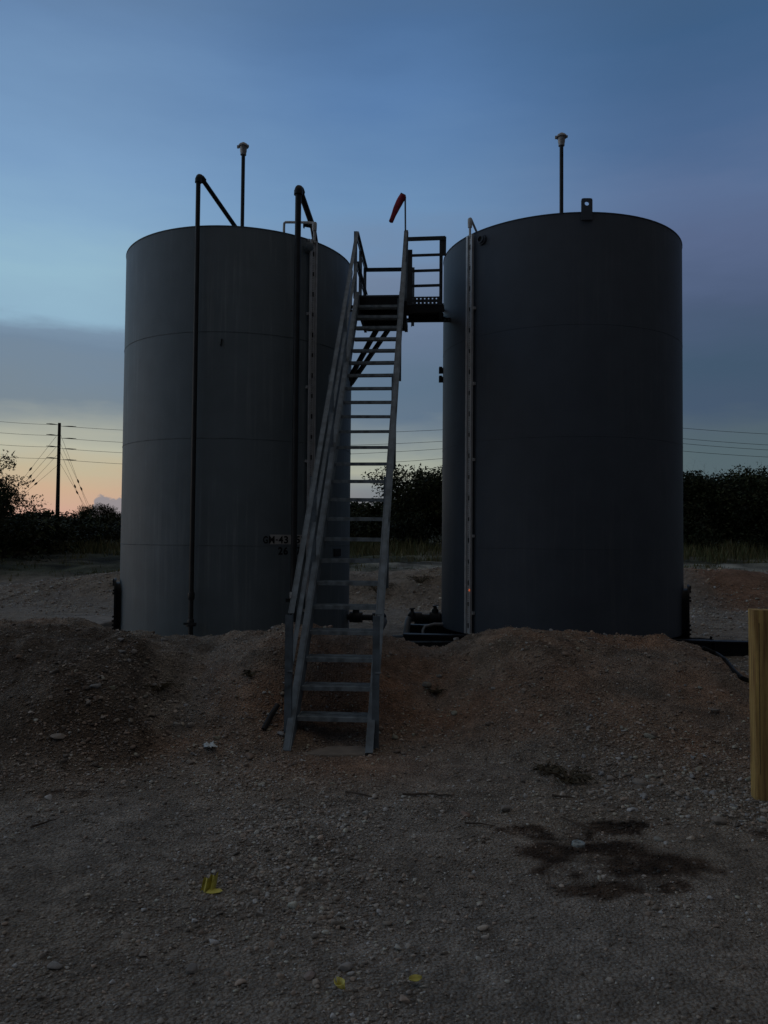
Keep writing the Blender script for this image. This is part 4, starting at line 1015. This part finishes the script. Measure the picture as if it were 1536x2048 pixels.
hid = [(B_,300,1000,60),(S1,380,1000,60),(A,460,985,60),(S2,540,1000,58),(C_,620,985,58),(S1,680,1000,58),(A,940,930,54),(B_,1020,935,55),(C_,1110,930,54),(B_,1200,935,55),(A,1290,930,54),(S1,-90,980,44),(B_,-180,940,46),(A,-300,930,46),(C_,1620,930,50),(A,1700,935,50),(B_,1800,930,48)]
for i, (pr, px, ty, Y) in enumerate(hid):
    where = 'left tank' if px < 700 and px > 0 else ('right tank' if px < 1400 and px > 0 else ('left of the photo' if px < 0 else 'right of the photo'))
    T = place(pr, px, ty, Y, i*1.3, ('tree or shrub of the far thicket hidden behind the '+where) if 'tank' in where else ('tree or shrub of the far thicket beyond the '+('left' if px < 0 else 'right')+' edge'), 'thicket trees behind the '+where if 'tank' in where else 'thicket trees beyond the '+('left' if px < 0 else 'right')+' edge', 1.3)

# undergrowth and tall grass: nobody could count them
r = np.random.default_rng(77); cen = []; rad = []
for i in range(620):
    Y = r.uniform(46, 62); X = r.uniform(-0.66, 0.66)*Y; g = hz(X, Y); k = 1.0 if X/Y > -0.08 else 0.62
    cen.append((X, Y, g+r.uniform(0.0, 2.3)*k)); rad.append(r.uniform(0.5,1.1))
v, f, c = leaf_cloud(cen, rad, 50, 0.12, 78, [(0.020,0.028,0.012),(0.028,0.034,0.014),(0.016,0.022,0.010)])
tag(np_mesh('brush', v, 4, f, M['leaf'], c), 'dark undergrowth filling the foot of the far trees', 'brush', kind='stuff')
n = 130000
Y = 24+26*r.random(n)**0.6; X = (r.random(n)*2-1)*0.66*Y
dn = np.maximum(np.clip((Y-40)/6, 0.0, 1), 0.6*sstep((fbm(X*0.7, Y*0.9, 3, 97)-0.07)/0.12)*sstep((Y-24)/3))*np.clip(0.55+1.8*fbm(X*0.3, Y*0.3, 3, 91), 0.03, 1); kp = r.random(n) < dn; X = X[kp]; Y = Y[kp]; n = len(X)
Z = height(X, Y, False); hgt = (0.35+0.85*r.random(n)**1.5)*np.clip((Y-30)/16, 0.3, 1)*np.clip(0.75+1.3*fbm(X*0.4, Y*0.4, 3, 95), 0.3, 1.4); a = r.random(n)*2*PI; w = 0.018+0.02*r.random(n); lx = r.normal(0,0.16,n)*hgt*2; ly = r.normal(0,0.16,n)*hgt*2
q0 = np.stack([X-np.cos(a)*w, Y-np.sin(a)*w, Z-0.05],1); q1 = np.stack([X+np.cos(a)*w, Y+np.sin(a)*w, Z-0.05],1); q2 = np.stack([X+lx, Y+ly, Z+hgt],1)
gv = np.stack([q0,q1,q2],1).reshape(-1,3)
gcx = np.repeat(np.array([(0.15,0.14,0.06),(0.18,0.16,0.08),(0.10,0.12,0.05)])[r.integers(0,3,n)]*(0.6+0.7*r.random((n,1))),3,0)
tag(np_mesh('grass', gv, 3, np.arange(len(gv)).reshape(-1,3), M['leaf'], gcx), 'tall dull grass in front of the far trees', 'grass', kind='stuff')

# ------------------------------------------------------------------ sky and light
W = bpy.data.worlds.new('World'); SC.world = W; W.use_nodes = True
N = W.node_tree.nodes; L = W.node_tree.links; N.clear()
out = N.new('ShaderNodeOutputWorld'); bg = N.new('ShaderNodeBackground'); L.new(bg.outputs[0], out.inputs['Surface'])
tc = N.new('ShaderNodeTexCoord'); sx = N.new('ShaderNodeSeparateXYZ'); L.new(tc.outputs['Generated'], sx.inputs[0])
def math_(op, a, b=None, c=None):
    n_ = N.new('ShaderNodeMath'); n_.operation = op
    for i, v_ in enumerate((a, b, c)):
        if v_ is None: continue
        if isinstance(v_, (int, float)): n_.inputs[i].default_value = v_
        else: L.new(v_, n_.inputs[i])
    return n_.outputs[0]
def maprange(v_, a, b, c, d_, sm=True):
    n_ = N.new('ShaderNodeMapRange'); n_.interpolation_type = 'SMOOTHSTEP' if sm else 'LINEAR'
    L.new(v_, n_.inputs['Value'])
    for k_, x in zip(('From Min','From Max','To Min','To Max'), (a,b,c,d_)): n_.inputs[k_].default_value = x
    return n_.outputs[0]
def noise_(scale, stretch, detail=5, rough=0.55):
    mp = N.new('ShaderNodeMapping'); mp.inputs['Scale'].default_value = stretch; L.new(tc.outputs['Generated'], mp.inputs['Vector'])
    n_ = N.new('ShaderNodeTexNoise'); n_.inputs['Scale'].default_value = scale; n_.inputs['Detail'].default_value = detail; n_.inputs['Roughness'].default_value = rough
    L.new(mp.outputs[0], n_.inputs['Vector']); return math_('SUBTRACT', n_.outputs['Fac'], 0.5)
el = math_('MULTIPLY', math_('ARCSINE', sx.outputs['Z']), 57.2958)
az = math_('MULTIPLY', math_('ARCTAN2', sx.outputs['X'], sx.outputs['Y']), 57.2958)
n1 = noise_(3.0, (1,1,5)); n2 = noise_(9.0, (1,1,3.2), 6)
lowf = maprange(el, 0.5, 16, 0.35, 1.0)
warp = math_('MULTIPLY', math_('ADD', math_('MULTIPLY', n1, 5.5), math_('MULTIPLY', n2, 2.6)), lowf)
elw = math_('ADD', el, warp)
t = math_('DIVIDE', elw, 70.0)
ZEN = (0.21,0.195,0.18,1)
def ramp(stops, gain=1.0):
    n_ = N.new('ShaderNodeValToRGB'); cr = n_.color_ramp; cr.interpolation = 'EASE' if False else 'LINEAR'
    while len(cr.elements) < len(stops): cr.elements.new(0.5)
    for e, (d_, c) in zip(cr.elements, stops):
        e.position = d_/70.0; e.color = c if len(c) == 4 else lin(*c)
    L.new(t, n_.inputs['Fac']); return n_.outputs['Color']
left = ramp([(0,(204,156,148)),(1.6,(208,165,148)),(3.3,(205,174,145)),(4.6,(194,181,152)),(6.0,(184,184,166)),(7.6,(156,162,156)),(9.3,(120,135,147)),(12.6,(114,135,156)),(13.9,(120,143,165)),(15.2,(144,178,200)),
             (17.1,(148,184,204)),(20.5,(136,172,202)),(24.8,(123,158,195)),(32.2,(103,135,174)),(36,(96,125,160)),(44,(0.125,0.145,0.18,1)),(55,(0.16,0.155,0.155,1)),(70,ZEN)])
cent = ramp([(0,(120,118,122)),(2.5,(122,126,132)),(3.75,(130,138,142)),(4.9,(170,173,157)),(5.9,(162,168,156)),(7.2,(128,140,145)),(9,(98,117,136)),(11,(94,115,136)),(15,(103,121,146)),(18.5,(112,130,157)),(20.5,(112,138,170)),
             (23.1,(108,143,181)),(29.6,(90,126,171)),(34.4,(78,112,155)),(37,(78,108,146)),(44,(0.105,0.125,0.16,1)),(55,(0.14,0.142,0.148,1)),(70,ZEN)])
righ = ramp([(0,(84,98,104)),(4,(86,102,108)),(6,(84,101,108)),(7.6,(82,98,110)),(9.3,(70,88,110)),(12.6,(66,87,109)),(16,(76,92,120)),(19.5,(88,104,137)),(23.3,(90,111,147)),(27,(75,103,142)),(32,(63,95,133)),(36,(66,94,128)),(44,(0.085,0.10,0.13,1)),(55,(0.13,0.132,0.138,1)),(70,ZEN)])
east = ramp([(0,(0.020,0.022,0.028,1)),(8,(0.022,0.027,0.038,1)),(20,(0.026,0.032,0.045,1)),(40,(0.060,0.062,0.066,1)),(70,ZEN)])
def mixc(f_, a, b):
    n_ = N.new('ShaderNodeMix'); n_.data_type = 'RGBA'; L.new(f_, n_.inputs['Factor']); L.new(a, n_.inputs['A']); L.new(b, n_.inputs['B']); return n_.outputs['Result']
c = mixc(maprange(az, -23, 1, 0, 1), left, cent)
c = mixc(maprange(az, 0, 23, 0, 1), c, righ)
dAz = math_('ABSOLUTE', math_('ADD', az, 35.0)); dAz = math_('MINIMUM', dAz, math_('SUBTRACT', 360.0, dAz))
c = mixc(maprange(dAz, 58, 120, 0, 1), c, east)
# low bank of distant cumulus on the horizon
nb = noise_(55.0, (1,1,1.6), 5, 0.6)
hgt_ = math_('ADD', maprange(az, -22.0, -20.2, -0.6, 2.75), math_('MULTIPLY', nb, 1.7))
cm = math_('MULTIPLY', maprange(math_('SUBTRACT', hgt_, el), -0.05, 0.15, 0, 1), maprange(az, -15, -9, 1, 0))
cb = N.new('ShaderNodeRGB'); cb.outputs[0].default_value = lin(136,136,144)
c = mixc(math_('MULTIPLY', cm, 0.85), c, cb.outputs[0])
L.new(c, bg.inputs['Color']); bg.inputs['Strength'].default_value = 1.0

sd = bpy.data.lights.new('sun', 'SUN'); sd.energy = 0.10; sd.angle = math.radians(25); sd.color = (1.0,0.86,0.72)
so = bpy.data.objects.new('sun', sd); COL.objects.link(so)
d = Vector((math.sin(math.radians(-82))*math.cos(math.radians(9)), math.cos(math.radians(-82))*math.cos(math.radians(9)), math.sin(math.radians(9))))
so.rotation_euler = d.to_track_quat('Z', 'Y').to_euler(); so.location = d*60

SC.view_settings.view_transform = 'Standard'; SC.view_settings.look = 'None'; SC.view_settings.exposure = 0; SC.view_settings.gamma = 1
SC.render.engine = 'CYCLES'
SC.cycles.use_denoising = True
for o in list(SC.objects):
    if '_h' in o: del o['_h']
